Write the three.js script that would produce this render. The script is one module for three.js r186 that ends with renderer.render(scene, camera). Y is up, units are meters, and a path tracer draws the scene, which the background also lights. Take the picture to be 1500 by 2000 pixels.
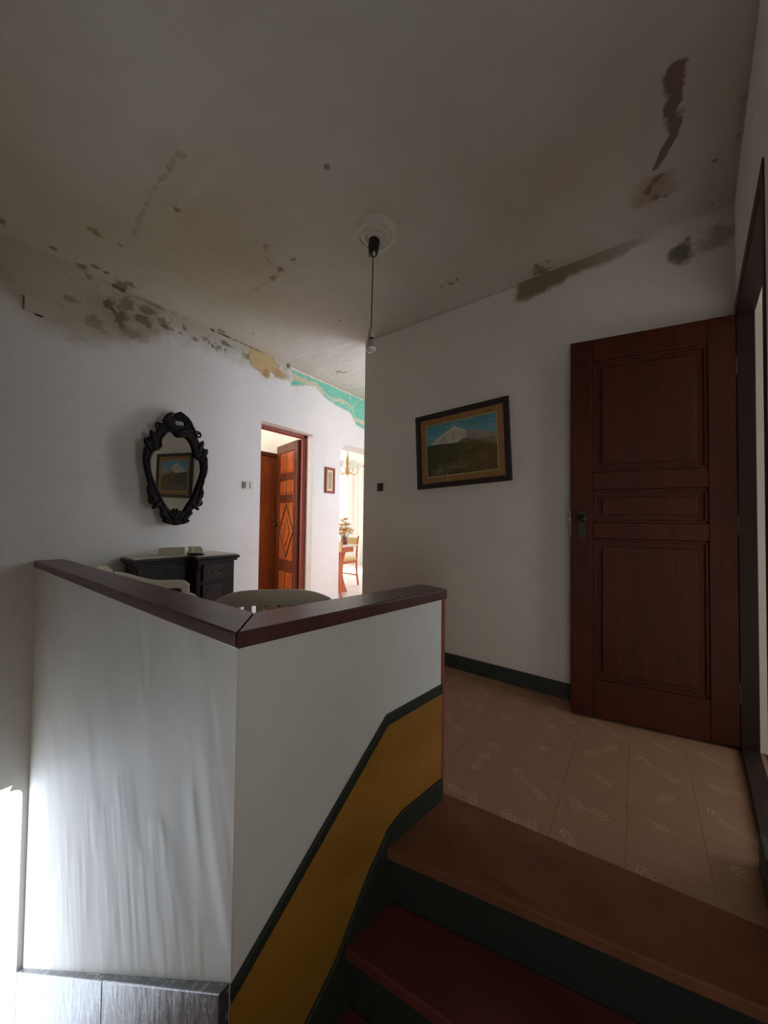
import * as THREE from 'three';
import { RoundedBoxGeometry } from 'three/addons/geometries/RoundedBoxGeometry.js';
import { mergeGeometries } from 'three/addons/utils/BufferGeometryUtils.js';
import { RectAreaLightUniformsLib } from 'three/addons/lights/RectAreaLightUniformsLib.js';

// ---------------------------------------------------------------- camera, sky, sun, daylight, exposure
const scene = new THREE.Scene();
const D = Math.PI / 180;
const camera = new THREE.PerspectiveCamera(2 * Math.atan(1000 / 680) / D, 0.75, 0.05, 60);
camera.position.set(0, 1, 0);
camera.rotation.set(1.32 * D, 35.965 * D, 0.709 * D, 'YXZ');

const renderer = new THREE.WebGLRenderer({ antialias: true });
renderer.toneMapping = THREE.LinearToneMapping;
renderer.toneMappingExposure = 1.17;
renderer.shadowMap.enabled = true;
RectAreaLightUniformsLib.init();

scene.background = new THREE.Color(0.86, 0.93, 1.0);
scene.backgroundIntensity = 3.0;
const sun = new THREE.DirectionalLight(0xfffaf0, 13);
sun.position.set(4.1, 9, -10.9); sun.target.position.set(-2.1, 0, -2.0);        // high sun from behind the house, aimed through the unseen passage window
sun.castShadow = true;
Object.assign(sun.shadow.camera, { left: -9, right: 9, top: 9, bottom: -9, near: 0.5, far: 30 });
sun.shadow.mapSize.set(2048, 2048);
scene.add(sun, sun.target);

function daylight(color, intensity, w, h, at, to) {          // daylight that comes through an opening of this size
  const l = new THREE.RectAreaLight(color, intensity, w, h);
  l.position.set(...at); l.lookAt(...to); scene.add(l);
  return l;
}
daylight(0xccdaff, 3.9, 1.5, 1.6, [-0.65, 1.3, -3.94], [-0.65, 1.3, 0]);         // unseen passage window behind the painting wall, placed to light the mirror wall
daylight(0xd2e4ff, 3.7, 0.84, 1.85, [-2.99, -1.45, 0.04], [0, -1.45, 0.04]);       // street door at the foot of the stairs
daylight(0xfffaf4, 1.0, 1.6, 1.7, [-6.16, 1.4, -4.9], [0, 1.4, -4.9]);          // unseen side window, placed to light the dining room
daylight(0xfffaf4, 0.3, 1.5, 1.7, [-4.0, 1.4, -5.9], [-4.0, 1.4, 0]);       // unseen rear window, also placed to light the dining room
daylight(0xfff0e0, 8, 0.9, 1.2, [-3.75, 1.4, -0.66], [-3.75, 1.4, -3]);     // unseen bedroom window, placed to light the carved door
daylight(0xeef6f0, 0.9, 0.9, 1.2, [2.16, 1.4, -2.2], [0, 1.4, -2.2]);       // unseen window, placed to light the room on the right
daylight(0xfff0d8, 0.6, 0.6, 0.75, [0.4, 0.83, 0.57], [0.2, 0.83, -3]);        // unseen low window behind the camera, placed to light painting wall and parapet

// ---------------------------------------------------------------- helpers
let seed = 7;
const rnd = () => { seed = (seed * 1664525 + 1013904223) >>> 0; return seed / 4294967296; };
const hash = (x, y) => { let h = Math.imul(x, 374761393) + Math.imul(y, 668265263) | 0; h = Math.imul(h ^ (h >>> 13), 1274126177); return ((h ^ (h >>> 16)) >>> 0) / 4294967296; };
function vnoise(x, y) {
  const ix = Math.floor(x), iy = Math.floor(y), fx = x - ix, fy = y - iy, u = fx * fx * (3 - 2 * fx), v = fy * fy * (3 - 2 * fy);
  const a = hash(ix, iy), b = hash(ix + 1, iy), c = hash(ix, iy + 1), d = hash(ix + 1, iy + 1);
  return a + (b - a) * u + (c - a) * v + (a - b - c + d) * u * v;
}
function fbm(x, y, n = 4) { let s = 0, a = 0.5, t = 0; for (let i = 0; i < n; i++) { s += a * vnoise(x, y); t += a; x = x * 2.03 + 17.1; y = y * 2.03 + 9.7; a *= 0.5; } return s / t; }
const sstep = (a, b, x) => { const t = Math.min(1, Math.max(0, (x - a) / (b - a))); return t * t * (3 - 2 * t); };
const mix = (a, b, t) => a + (b - a) * t;
function finish(t, srgb, rep) {
  t.magFilter = THREE.LinearFilter; t.minFilter = THREE.LinearMipmapLinearFilter; t.generateMipmaps = true;
  t.wrapS = t.wrapT = THREE.RepeatWrapping;
  if (srgb) t.colorSpace = THREE.SRGBColorSpace;
  if (rep) t.repeat.set(...rep);
  t.needsUpdate = true;
  return t;
}
// texture computed per texel; f(u, v) returns sRGB 0..255 triple (or one number for a relief map)
function dataTex(w, h, f, srgb, rep) {
  const d = new Uint8Array(w * h * 4);
  for (let j = 0; j < h; j++) for (let i = 0; i < w; i++) {
    const c = f((i + 0.5) / w, (j + 0.5) / h), o = (j * w + i) * 4;
    if (typeof c === 'number') d[o] = d[o + 1] = d[o + 2] = Math.max(0, Math.min(255, c * 255));
    else for (let k = 0; k < 3; k++) d[o + k] = Math.max(0, Math.min(255, c[k]));
    d[o + 3] = 255;
  }
  return finish(new THREE.DataTexture(d, w, h), srgb, rep);
}
function canvasTex(w, h, draw, srgb = true) {
  const c = document.createElement('canvas'); c.width = w; c.height = h;
  draw(c.getContext('2d'), w, h);
  return finish(new THREE.CanvasTexture(c), srgb);
}
// texture that covers the rectangle [x0,x1] x [y0,y1] metres of a surface whose uv is in metres
function cover(t, x0, x1, y0, y1) {
  t.repeat.set(1 / (x1 - x0), 1 / (y1 - y0)); t.offset.set(-x0 / (x1 - x0), -y0 / (y1 - y0));
  return t;
}
const std = (o) => new THREE.MeshStandardMaterial(o);
const rgb = (r, g, b) => new THREE.Color().setRGB(r, g, b);
const used = {};
function numbered(n) { if (!(n in used)) { used[n] = 0; return n; } used[n]++; return n + '_' + String(used[n]).padStart(3, '0'); }
function shade(m) { m.castShadow = m.receiveShadow = true; return m; }
function obj(name, geos, mat, parent) {
  const list = Array.isArray(geos) ? geos : [geos];
  let g = list[0];
  if (list.length > 1) g = mergeGeometries(list.map((q) => { const r = q.index ? q.toNonIndexed() : q.clone(); for (const k of Object.keys(r.attributes)) if (!['position', 'normal', 'uv'].includes(k)) r.deleteAttribute(k); return r; }));
  const m = shade(new THREE.Mesh(g, mat));
  m.name = parent ? name : numbered(name);
  (parent || scene).add(m);
  return m;
}
function struct(name, geos, mat, parent) { const m = obj(name, geos, mat, parent); if (!parent) m.userData.kind = 'structure'; return m; }
function group(name, at = [0, 0, 0], ry = 0) { const g = new THREE.Group(); g.name = numbered(name); g.position.set(...at); g.rotation.y = ry; scene.add(g); return g; }
function tag(o, label, category, grp) { o.userData.label = label; o.userData.category = category; if (grp) o.userData.group = grp; return o; }
const metric = (g, w, h, d) => {                       // box uv in metres, by face normal
  const p = g.attributes.position, n = g.attributes.normal, uv = g.attributes.uv;
  for (let i = 0; i < p.count; i++) {
    const ax = Math.abs(n.getX(i)), ay = Math.abs(n.getY(i)), az = Math.abs(n.getZ(i));
    if (ay >= ax && ay >= az) uv.setXY(i, p.getX(i), p.getZ(i)); else if (ax >= az) uv.setXY(i, p.getZ(i), p.getY(i)); else uv.setXY(i, p.getX(i), p.getY(i));
  }
  return g;
};
const bx = (w, h, d, x = 0, y = 0, z = 0) => metric(new THREE.BoxGeometry(w, h, d).translate(x, y, z));
const span = (x0, x1, y0, y1, z0, z1) => bx(x1 - x0, y1 - y0, z1 - z0, (x0 + x1) / 2, (y0 + y1) / 2, (z0 + z1) / 2);
const rb = (w, h, d, r, x = 0, y = 0, z = 0, s = 2) => metric(new RoundedBoxGeometry(w, h, d, s, Math.min(r, w / 2.01, h / 2.01, d / 2.01)).translate(x, y, z));
const cyl = (r0, r1, h, x = 0, y = 0, z = 0, n = 20) => new THREE.CylinderGeometry(r0, r1, h, n).translate(x, y, z);
const ball = (r, x, y, z, sx = 1, sy = 1, sz = 1) => new THREE.SphereGeometry(r, 14, 10).scale(sx, sy, sz).translate(x, y, z);
const V3 = (a) => new THREE.Vector3(...a);
const tube = (pts, r, seg = 24, n = 8, closed = false) => new THREE.TubeGeometry(new THREE.CatmullRomCurve3(pts.map(V3), closed, 'centripetal'), seg, r, n, closed);
const shape = (pts, holes = []) => { const s = new THREE.Shape(pts.map((p) => new THREE.Vector2(...p))); for (const h of holes) s.holes.push(h.isPath ? h : new THREE.Path(h.map((p) => new THREE.Vector2(...p)))); return s; };
const ext = (s, depth, bevel = 0, seg = 2) => new THREE.ExtrudeGeometry(s, { depth: depth - 2 * bevel, bevelEnabled: bevel > 0, bevelSize: bevel, bevelOffset: -bevel, bevelThickness: bevel, bevelSegments: seg, curveSegments: 16 }).translate(0, 0, bevel);
// prism over a plan polygon [[x, z], ...] from y0 to y1
const prism = (pts, y0, y1, bevel = 0) => { const q = pts.map(([x, z]) => [x, -z]); if (THREE.ShapeUtils.area(q.map((p) => new THREE.Vector2(...p))) < 0) q.reverse(); return ext(shape(q), y1 - y0, bevel).rotateX(-Math.PI / 2).translate(0, y0, 0); };

// ---------------------------------------------------------------- materials
const grit = dataTex(512, 512, (u, v) => 0.62 * fbm(u * 9, v * 9, 4) + 0.38 * fbm(u * 60 + 3, v * 60, 3), false);
const gritMetre = grit.clone(); gritMetre.needsUpdate = true;
const plasterMap = dataTex(512, 512, (u, v) => { const n = fbm(u * 6, v * 6, 5), m = fbm(u * 40, v * 40, 2); const k = 238 + (n - 0.5) * 12 + (m - 0.5) * 4; return [k, k - 2, k - 9]; }, true, [0.5, 0.5]);
const plaster = std({ map: plasterMap, roughness: 0.9, bumpMap: gritMetre, bumpScale: 0.004 });

// old timber: grain along v
function woodTex(r, g, b, contrast, fx = 26, fy = 1.6) {
  return dataTex(256, 512, (u, v) => { const w = fbm(u * fx + fbm(u * 4, v * 2, 3) * 3, v * fy * 2, 4), s = fbm(u * 90, v * 6, 2); const k = 1 + (w - 0.5) * contrast + (s - 0.5) * contrast * 0.5; return [r * k, g * k, b * k]; }, true);
}
const wood = (r, g, b, c, rough, coat = 0) => new THREE.MeshPhysicalMaterial({ map: woodTex(r, g, b, c), roughness: rough, clearcoat: coat, clearcoatRoughness: 0.3 });
const darkDoor = wood(74, 29, 10, 0.35, 0.6, 0);
darkDoor.specularIntensity = 0.45;
const frameDark = wood(44, 22, 15, 0.3, 0.6);
const capWood = wood(92, 56, 50, 0.3, 0.38, 0.25);
const redFrame = wood(146, 70, 58, 0.22, 0.5);
const carvedWood = wood(168, 84, 34, 0.6, 0.42, 0.3);
const carvedDark = wood(96, 44, 22, 0.5, 0.45, 0.2);
const wardrobeWood = wood(150, 78, 34, 0.3, 0.5);
const blackWood = wood(44, 34, 34, 0.35, 0.5, 0.15);
const salmonWood = wood(214, 112, 74, 0.2, 0.5, 0.1);

// ---------------------------------------------------------------- wall with the mirror (x = -2.72), painted over in white, mouldy at the top, old turquoise paint laid bare
// the stains below are in wall metres: s runs along the wall (s = -z), y is the height
const line = (pts, x) => { for (let i = 1; i < pts.length; i++) if (x <= pts[i][0]) { const [a, b] = [pts[i - 1], pts[i]]; return a[1] + (b[1] - a[1]) * Math.max(0, (x - a[0]) / (b[0] - a[0])); } return pts[pts.length - 1][1]; };
const PEEL_TOP = [[2.18, 2.462], [2.55, 2.474], [2.86, 2.478], [3.3, 2.482], [4, 2.482]];
const PEEL_LOW = [[2.18, 2.29], [2.29, 2.335], [2.42, 2.374], [2.5, 2.385], [2.57, 2.352], [2.64, 2.305], [2.81, 2.27], [3.0, 2.262], [3.06, 2.24], [3.17, 2.134], [3.31, 2.11], [3.6, 2.2], [4, 2.3]];
const STREAK = [[2.18, 2.413], [2.27, 2.402], [2.38, 2.4], [2.51, 2.4], [2.65, 2.352], [2.81, 2.328], [2.98, 2.36], [3.08, 2.317], [3.14, 2.2], [4, 2.1]];
const blob = (s, y, b) => { const dx = (s - b[0]) / b[2], dy = (y - b[1]) / b[3]; return dx * dx + dy * dy; };
const MOLD = [[1.43, 2.37, 0.075, 0.035, 1], [1.50, 2.425, 0.05, 0.02, 0.6], [1.36, 2.40, 0.05, 0.04, 0.7], [1.265, 2.362, 0.06, 0.018, 0.75], [1.19, 2.412, 0.028, 0.03, 0.6], [1.12, 2.36, 0.1, 0.014, 0.6], [1.04, 2.385, 0.05, 0.03, 0.6],
  [0.80, 2.31, 0.045, 0.06, 0.8], [0.735, 2.35, 0.03, 0.035, 0.9], [0.93, 2.34, 0.05, 0.03, 0.75], [0.955, 2.425, 0.06, 0.025, 0.6], [0.775, 2.49, 0.04, 0.02, 1.2], [0.55, 2.285, 0.04, 0.018, 0.5], [0.63, 2.475, 0.03, 0.02, 0.5], [0.8, 2.40, 0.06, 0.06, 0.55],
  [0.66, 2.2, 0.05, 0.04, 0.4], [0.85, 2.24, 0.05, 0.04, 0.4], [1.41, 2.49, 0.03, 0.014, 1.0], [1.5, 2.492, 0.12, 0.006, 0.9], [1.7, 2.492, 0.15, 0.005, 0.7], [2.14, 2.48, 0.025, 0.022, 1.3], [1.68, 2.40, 0.05, 0.03, 0.5], [1.0, 2.48, 0.2, 0.012, 0.4]];
const LW = [-0.75, 4.0, -2.4, 2.5];
const leftWallMap = cover(dataTex(1800, 2048, (u, v) => {
  const s = mix(LW[0], LW[1], u), y = mix(LW[2], LW[3], v);
  const n = fbm(s * 3, y * 3, 4), k = 238 + (n - 0.5) * 10 + (fbm(s * 30, y * 30, 2) - 0.5) * 5;
  let c = [k, k - 3, k - 8];
  const put = (q, t) => { t = Math.max(0, Math.min(1, t)); for (let i = 0; i < 3; i++) c[i] = mix(c[i], q[i], t); };
  if (y < 1.85) return c;
  const w = fbm(s * 14, y * 14, 5) - 0.5, w2 = fbm(s * 45 + 7, y * 45, 4) - 0.5;
  // broad damp veil under the ceiling
  const low = line([[-0.7, 2.35], [0.2, 2.2], [0.45, 2.04], [0.65, 2.03], [0.85, 2.14], [1.1, 2.29], [1.5, 2.30], [1.9, 2.29], [2.17, 2.36], [2.2, 2.6]], s) + w * 0.09;
  put([176, 170, 142], sstep(low - 0.06, low + 0.16, y) * 0.7 * sstep(-0.7, 0.3, s)); put([150, 142, 112], sstep(0.5, 0.75, fbm(s * 7 + 3, y * 7, 4)) * sstep(low, low + 0.1, y) * 0.4);
  put([150, 130, 110], sstep(0.2, 0, Math.hypot((s - 0.8) * 0.8, y - 2.31) + w * 0.14) * 0.55);
  // ochre crust
  const oc = Math.hypot((s - 1.87) / 0.16, (y - 2.42) / 0.1) + w * 1.3;
  put([206, 178, 122], sstep(1.15, 0.7, oc) * 0.85); put([178, 138, 88], sstep(0.16, 0.04, Math.abs(oc - 1.0)) * 0.5);
  put([184, 142, 84], sstep(0.055, 0.02, Math.hypot(s - 1.9, (y - 2.33)) + w * 0.05) * 0.8);
  put([176, 138, 96], sstep(0.10, 0.03, Math.hypot((s - 2.05) * 0.7, (y - 2.365) * 1.8) + w * 0.08) * 0.6);
  for (const b of MOLD) { const d = blob(s, y, b); if (d < 6) put([84, 74, 52], sstep(1.5, 0.1, d + w * 3.6 + w2 * 2.2) * (s > 1.15 && s < 1.6 ? 0.95 : 0.7) * Math.min(1, b[4])); }
  const freck = fbm(s * 70, y * 70, 3); if (s > 0.5 && s < 1.7 && y > low) put([110, 100, 78], sstep(0.68, 0.84, freck) * 0.25);
  // turquoise coat below the lost whitewash
  if (s > 2.183) {
    const top = line(PEEL_TOP, s) + w2 * 0.012, lo = line(PEEL_LOW, s) + w * 0.03 + w2 * 0.02;
    if (y < top && y > lo) {
      const g = fbm(s * 22, y * 22, 4);
      c = [mix(112, 140, g), mix(196, 210, g), mix(172, 186, g)];
      const st = Math.abs(y - line(STREAK, s) - w * 0.05) / (s < 2.6 ? 0.034 : 0.013 + 0.01 * fbm(s * 9, 3, 2));
      put([216, 204, 172], sstep(1.2, 0.5, st + w2 * 1.5) * 0.95);
      put([226, 216, 186], sstep(0.56, 0.7, fbm(s * 20 + 4, y * 30, 4)) * (s < 2.62 ? 0.9 : 0.5));
      put([222, 214, 190], sstep(0.018, 0.004, Math.min(Math.abs(y - lo), Math.abs(top - y))) * 0.7);
    } else if (y >= top) { put([222, 208, 190], 0.6); put([140, 104, 84], sstep(0.007, 0.002, Math.abs(y - 2.492 + w2 * 0.01)) * 0.7); }
  }
  return c;
}, true), ...LW);
const leftWallBump = cover(dataTex(900, 1024, (u, v) => {
  const s = mix(LW[0], LW[1], u), y = mix(LW[2], LW[3], v);
  let h = 0.75 + (fbm(s * 4, y * 4, 4) - 0.5) * 0.3 + (fbm(s * 34, y * 34, 2) - 0.5) * 0.1;
  const w = fbm(s * 14, y * 14, 5) - 0.5, w2 = fbm(s * 45 + 7, y * 45, 4) - 0.5;
  if (s > 2.183 && y > line(PEEL_LOW, s) + w * 0.03 + w2 * 0.02) h -= 0.4;
  if (y > 2.25 && s > 0.6 && s < 2.2) h += w2 * 0.5;
  return h;
}, false), ...LW);
const leftWall = std({ map: leftWallMap, bumpMap: leftWallBump, bumpScale: 0.008, roughness: 0.9 });
{
  const r = 0.16, arch = new THREE.Path();
  arch.moveTo(2.89, 0.001); arch.lineTo(2.89, 1.87 - r); arch.quadraticCurveTo(2.89, 1.87, 2.89 + r, 1.87); arch.lineTo(3.75 - r, 1.87); arch.quadraticCurveTo(3.75, 1.87, 3.75, 1.87 - r); arch.lineTo(3.75, 0.001); arch.closePath();
  arch.isPath = true;
  const q = 0.05, street = new THREE.Path();
  street.moveTo(-0.5, -2.399); street.lineTo(0.42, -2.399); street.lineTo(0.42, -0.48 - q); street.quadraticCurveTo(0.42, -0.48, 0.42 - q, -0.48); street.lineTo(0.38, -0.45); street.lineTo(-0.5, -0.45); street.closePath();
  street.isPath = true;
  const s = shape([[LW[0], LW[2]], [LW[1], LW[2]], [LW[1], LW[3]], [LW[0], LW[3]]], [arch, street, [[1.861, 0.001], [2.48, 0.001], [2.48, 1.88], [1.861, 1.88]]]);
  const m = struct('wall_left', ext(s, 0.25), leftWall);
  m.rotation.y = Math.PI / 2; m.position.x = -2.97;
}

// ---------------------------------------------------------------- wall with the painting (z = -2.23)
const AW = [-1.83, 0.5, 0, 2.5];
const wallAMap = cover(dataTex(1024, 1100, (u, v) => {
  const x = mix(AW[0], AW[1], u), y = mix(AW[2], AW[3], v);
  const n = fbm(x * 3 + 9, y * 3, 4), k = 240 + (n - 0.5) * 10;
  let c = [k, k - 7, k - 18];
  const put = (q, t) => { t = Math.max(0, Math.min(1, t)); for (let i = 0; i < 3; i++) c[i] = mix(c[i], q[i], t); };
  if (y < 2.1) return c;
  const w = fbm(x * 14, y * 14, 5) - 0.5, w2 = fbm(x * 50, y * 50, 3) - 0.5;
  const lo = line([[-0.62, 2.37], [-0.55, 2.36], [-0.3, 2.41], [0.05, 2.44], [0.4, 2.46]], x) + w * 0.06;
  put([128, 116, 84], sstep(lo - 0.01, lo + 0.03, y) * sstep(-0.63, -0.58, x + w * 0.08) * sstep(0.1, -0.45, x) * 0.85);
  put([140, 124, 104], sstep(lo, lo + 0.03, y) * sstep(-0.55, -0.3, x) * sstep(0.15, -0.05, x) * 0.4);
  put([104, 100, 78], sstep(1, 0.4, Math.hypot((x - 0.19) / 0.06, (y - 2.35) / 0.07) + w * 1.5) * 0.8);
  put([130, 128, 106], sstep(1, 0.4, Math.hypot((x - 0.3) / 0.1, (y - 2.36) / 0.08) + w * 1.5) * 0.5);
  put([170, 152, 132], sstep(0.012, 0.003, Math.abs(y - 2.49 - w2 * 0.012)) * sstep(-0.05, -0.6, x) * 0.4);
  return c;
}, true), ...AW);
const wallA = std({ map: wallAMap, roughness: 0.9, bumpMap: gritMetre, bumpScale: 0.004 });
struct('wall_back', span(-1.83, 0.55, 0, 2.5, -2.36, -2.23), wallA);

// wall behind the passage, with an unseen window placed to light it
{
  const s = shape([[-2.72, 0], [0.35, 0], [0.35, 2.5], [-2.72, 2.5]], [[[-1.4, 0.5], [0.1, 0.5], [0.1, 2.1], [-1.4, 2.1]]]);
  const m = struct('wall_passage', ext(s, 0.2), plaster); m.position.z = -4.1;
  struct('wall_passage_end', span(0.33, 0.44, 0, 2.5, -4.1, -2.36), plaster);
}
const unseenStairDark = std({ color: rgb(0.3, 0.24, 0.16), roughness: 0.85, bumpMap: gritMetre, bumpScale: 0.004 });  // dark colour for the unseen stair walls, chosen to cut bounced light
// ---------------------------------------------------------------- right-hand wall, slightly askew, with a doorway
const RW0 = [0.2766, 0, -1.25], RWA = Math.atan2(0.995, 0.0995);
{
  const s = shape([[0, 0], [1.2, 0], [1.2, 2.5], [0, 2.5]], [[[0.12, 0.001], [0.99, 0.001], [0.99, 2.0], [0.12, 2.0]]]);
  const m = struct('wall_right', ext(s, 0.055), plaster); m.position.set(...RW0); m.rotation.y = RWA;
  const t = struct('wall_right_stairs', ext(shape([[0, -2.4], [1.95, -2.4], [1.95, 2.5], [0, 2.5]]), 0.1), unseenStairDark);
  t.position.set(0.81, 0, 0.62); t.rotation.y = Math.atan2(1.87, -0.533);
}
struct('wall_front', ext(shape([[-2.72, -2.4], [1, -2.4], [1, 2.5], [-2.72, 2.5]], [[[0.1, 0.45], [0.7, 0.45], [0.7, 1.2], [0.1, 1.2]]]), 0.12).translate(0, 0, 0.58), unseenStairDark);  // hole for the unseen window behind the camera

// ---------------------------------------------------------------- ceiling of the hall, stained
const CW = [-2.75, 1.1, -4.0, 0.75];
const TRAIL = [[0.105, -1.46, 0.03], [0.112, -1.52, 0.027], [0.108, -1.58, 0.026], [0.112, -1.63, 0.028], [0.128, -1.67, 0.018], [0.118, -1.71, 0.014], [0.1, -1.75, 0.013], [0.085, -1.79, 0.012], [0.07, -1.825, 0.014]];
const SPOTS = [[0.072, -1.885, 0.025], [0.045, -1.93, 0.018], [0.085, -1.995, 0.022], [0.11, -2.01, 0.014], [-0.715, -1.93, 0.022], [-0.945, -1.987, 0.026], [-0.9, -1.98, 0.018], [-1.0, -1.995, 0.02], [-1.428, -2.317, 0.014], [-1.725, -1.29, 0.018], [-1.83, -1.31, 0.012],
  [-1.644, -1.125, 0.014], [-1.6, -1.285, 0.014], [-1.811, -0.738, 0.014], [-2.314, -0.557, 0.03], [-2.311, -0.667, 0.02], [-2.63, -0.633, 0.022], [-2.64, -0.687, 0.014], [-2.649, -0.451, 0.016], [-2.61, -0.25, 0.03], [-1.058, -1.019, 0.012], [-1.81, -1.887, 0.01], [-2.51, -1.625, 0.01],
  [-2.45, -2.55, 0.03], [-2.4, -2.6, 0.025], [0.267, -1.927, 0.008], [0.291, -2.191, 0.008], [-0.45, -2.2, 0.06], [-2.68, -0.58, 0.03], [-2.68, -0.78, 0.05], [-2.69, -1.45, 0.03]];
const CRACK = [[[-1.512, -0.637], [-1.57, -0.625], [-1.626, -0.635], [-1.7, -0.63], [-1.769, -0.633], [-1.9, -0.64], [-2.0, -0.655], [-2.146, -0.675]], [[-1.725, -1.29], [-1.85, -1.32], [-2.079, -1.312]], [[0.31, -1.7], [0.323, -1.842], [0.33, -1.98]], [[-1.644, -1.125], [-1.73, -1.2], [-1.725, -1.29]], [[-2.45, -2.52], [-2.5, -2.6]]];
const segd = (x, y, a, b) => { const dx = b[0] - a[0], dy = b[1] - a[1], t = Math.max(0, Math.min(1, ((x - a[0]) * dx + (y - a[1]) * dy) / (dx * dx + dy * dy))); return Math.hypot(x - a[0] - t * dx, y - a[1] - t * dy); };
const ceilMap = cover(dataTex(1500, 1850, (u, v) => {
  const x = mix(CW[0], CW[1], u), z = mix(CW[2], CW[3], v);
  const n = fbm(x * 1.6 + 3, z * 1.6, 5), k = 214 + (n - 0.5) * 16 + (fbm(x * 12, z * 12, 3) - 0.5) * 8;
  let c = [k - 2, k - 3, k - 13];
  const put = (q, t) => { t = Math.max(0, Math.min(1, t)); for (let i = 0; i < 3; i++) c[i] = mix(c[i], q[i], t); };
  const w = fbm(x * 13, z * 13, 4) - 0.5, w2 = fbm(x * 40, z * 40, 3) - 0.5;
  put([204, 186, 166], sstep(0.5, 0.85, fbm(x * 1.1 + 20, z * 1.1, 4)) * 0.4);
  put([186, 178, 146], sstep(0.45, 0.85, fbm(x * 0.9 + 40, z * 0.9 + 3, 4)) * 0.5);
  if (x > -0.1) {
    let d = 9; for (let i = 1; i < TRAIL.length; i++) d = Math.min(d, segd(x, z, TRAIL[i - 1], TRAIL[i]) / mix(TRAIL[i - 1][2], TRAIL[i][2], 0.5));
    put([122, 98, 84], sstep(1.25, 0.6, d + w2 * 1.1 + w * 0.7) * 0.85);
    put([150, 112, 90], sstep(0.12, 0.03, Math.hypot(x - 0.07, z + 1.93) + w * 0.1) * 0.5);
  }
  for (const q of SPOTS) { const d = Math.hypot(x - q[0], z - q[1]) / q[2]; if (d < 2.4) put([112, 98, 78], sstep(1.2, 0.3, d + w * 1.8 + w2 * 2.2) * 0.6); }
  for (const l of CRACK) for (let i = 1; i < l.length; i++) { const d = segd(x, z, l[i - 1], l[i]) + w * 0.02 + w2 * 0.012; if (d < 0.03) put([150, 136, 112], sstep(0.016, 0.0, d + w2 * 0.02) * 0.3); }
  return c;
}, true), ...CW);
const ceilBump = cover(dataTex(700, 860, (u, v) => {
  const x = mix(CW[0], CW[1], u), z = mix(CW[2], CW[3], v);
  let h = 0.6 + (fbm(x * 2, z * 2, 4) - 0.5) * 0.5 + (fbm(x * 11, z * 11, 3) - 0.5) * 0.16;
  const w = fbm(x * 13, z * 13, 4) - 0.5;
  const e = z + 0.64 + 0.12 * Math.sin(x * 3) + w * 0.1; h += sstep(-0.03, 0.03, e) * sstep(0.5, 0, e) * sstep(-2.3, -1.9, x) * sstep(-1.2, -1.5, x) * 0.25;
  if (x < -1.7 && z < -2.1) h += (fbm(x * 9, z * 18, 4) - 0.5) * 0.35;
  return h;
}, false), ...CW);
{
  const g = prism([[-2.75, 0.7], [1.0, 0.7], [1.0, -4.1], [-2.75, -4.1]], 2.5, 2.62);
  const p = g.attributes.position, uv = g.attributes.uv; for (let i = 0; i < p.count; i++) uv.setXY(i, p.getX(i), p.getZ(i));
  struct('ceiling', g, std({ map: ceilMap, bumpMap: ceilBump, bumpScale: 0.02, roughness: 0.92 }));
}

// ---------------------------------------------------------------- hall floor: printed cement tiles laid one by one
const tileMap = (variant) => canvasTex(256, 256, (c, W) => {
  c.fillStyle = 'rgb(164,124,98)'; c.fillRect(0, 0, W, W);
  for (let i = 0; i < 900; i++) { c.fillStyle = `rgba(${rnd() < 0.5 ? '134,98,74' : '178,138,110'},0.07)`; c.beginPath(); c.arc(rnd() * W, rnd() * W, 2 + rnd() * 9, 0, 7); c.fill(); }
  const frond = (x, y, a, n, len) => {
    c.save(); c.translate(x, y); c.rotate(a); c.strokeStyle = 'rgba(222,190,158,0.55)'; c.lineCap = 'round';
    for (let i = 0; i < n; i++) for (const s of [-1, 1]) { if (rnd() < 0.25) continue; c.lineWidth = 5 * (1 - i / n * 0.5); c.beginPath(); c.moveTo(i * len / n, s * 2); c.quadraticCurveTo(i * len / n + 8, s * 9, i * len / n + 18, s * (22 - i * 1.6)); c.stroke(); }
    c.restore();
  };
  if (variant < 3) frond(40 + variant * 12, 200 - variant * 30, -0.9 + variant * 0.35, 7, 130);
  if (variant !== 1) frond(200, 60 + variant * 18, 2.4 - variant * 0.3, 5, 84);
}, true);
const tileMats = [0, 1, 2, 3].map((i) => std({ map: tileMap(i), roughness: 0.5 }));
const ledgeMat = std({ map: dataTex(256, 256, (u, v) => { const n = fbm(u * 8, v * 8, 5); return [102 + n * 40, 60 + n * 26, 40 + n * 18]; }, true), roughness: 0.7 });
const grout = std({ color: rgb(0.36, 0.21, 0.14), roughness: 0.95 });
const clip = (poly, f) => { const o = []; for (let i = 0; i < poly.length; i++) { const a = poly[i], b = poly[(i + 1) % poly.length], fa = f(a), fb = f(b); if (fa <= 0) o.push(a); if (fa * fb < 0) { const t = fa / (fa - fb); o.push([a[0] + (b[0] - a[0]) * t, a[1] + (b[1] - a[1]) * t]); } } return o; };
const backEdge = (x) => -1.19 - 0.11 * (x + 0.585);           // where tiles give way to the stair's top tread
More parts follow.
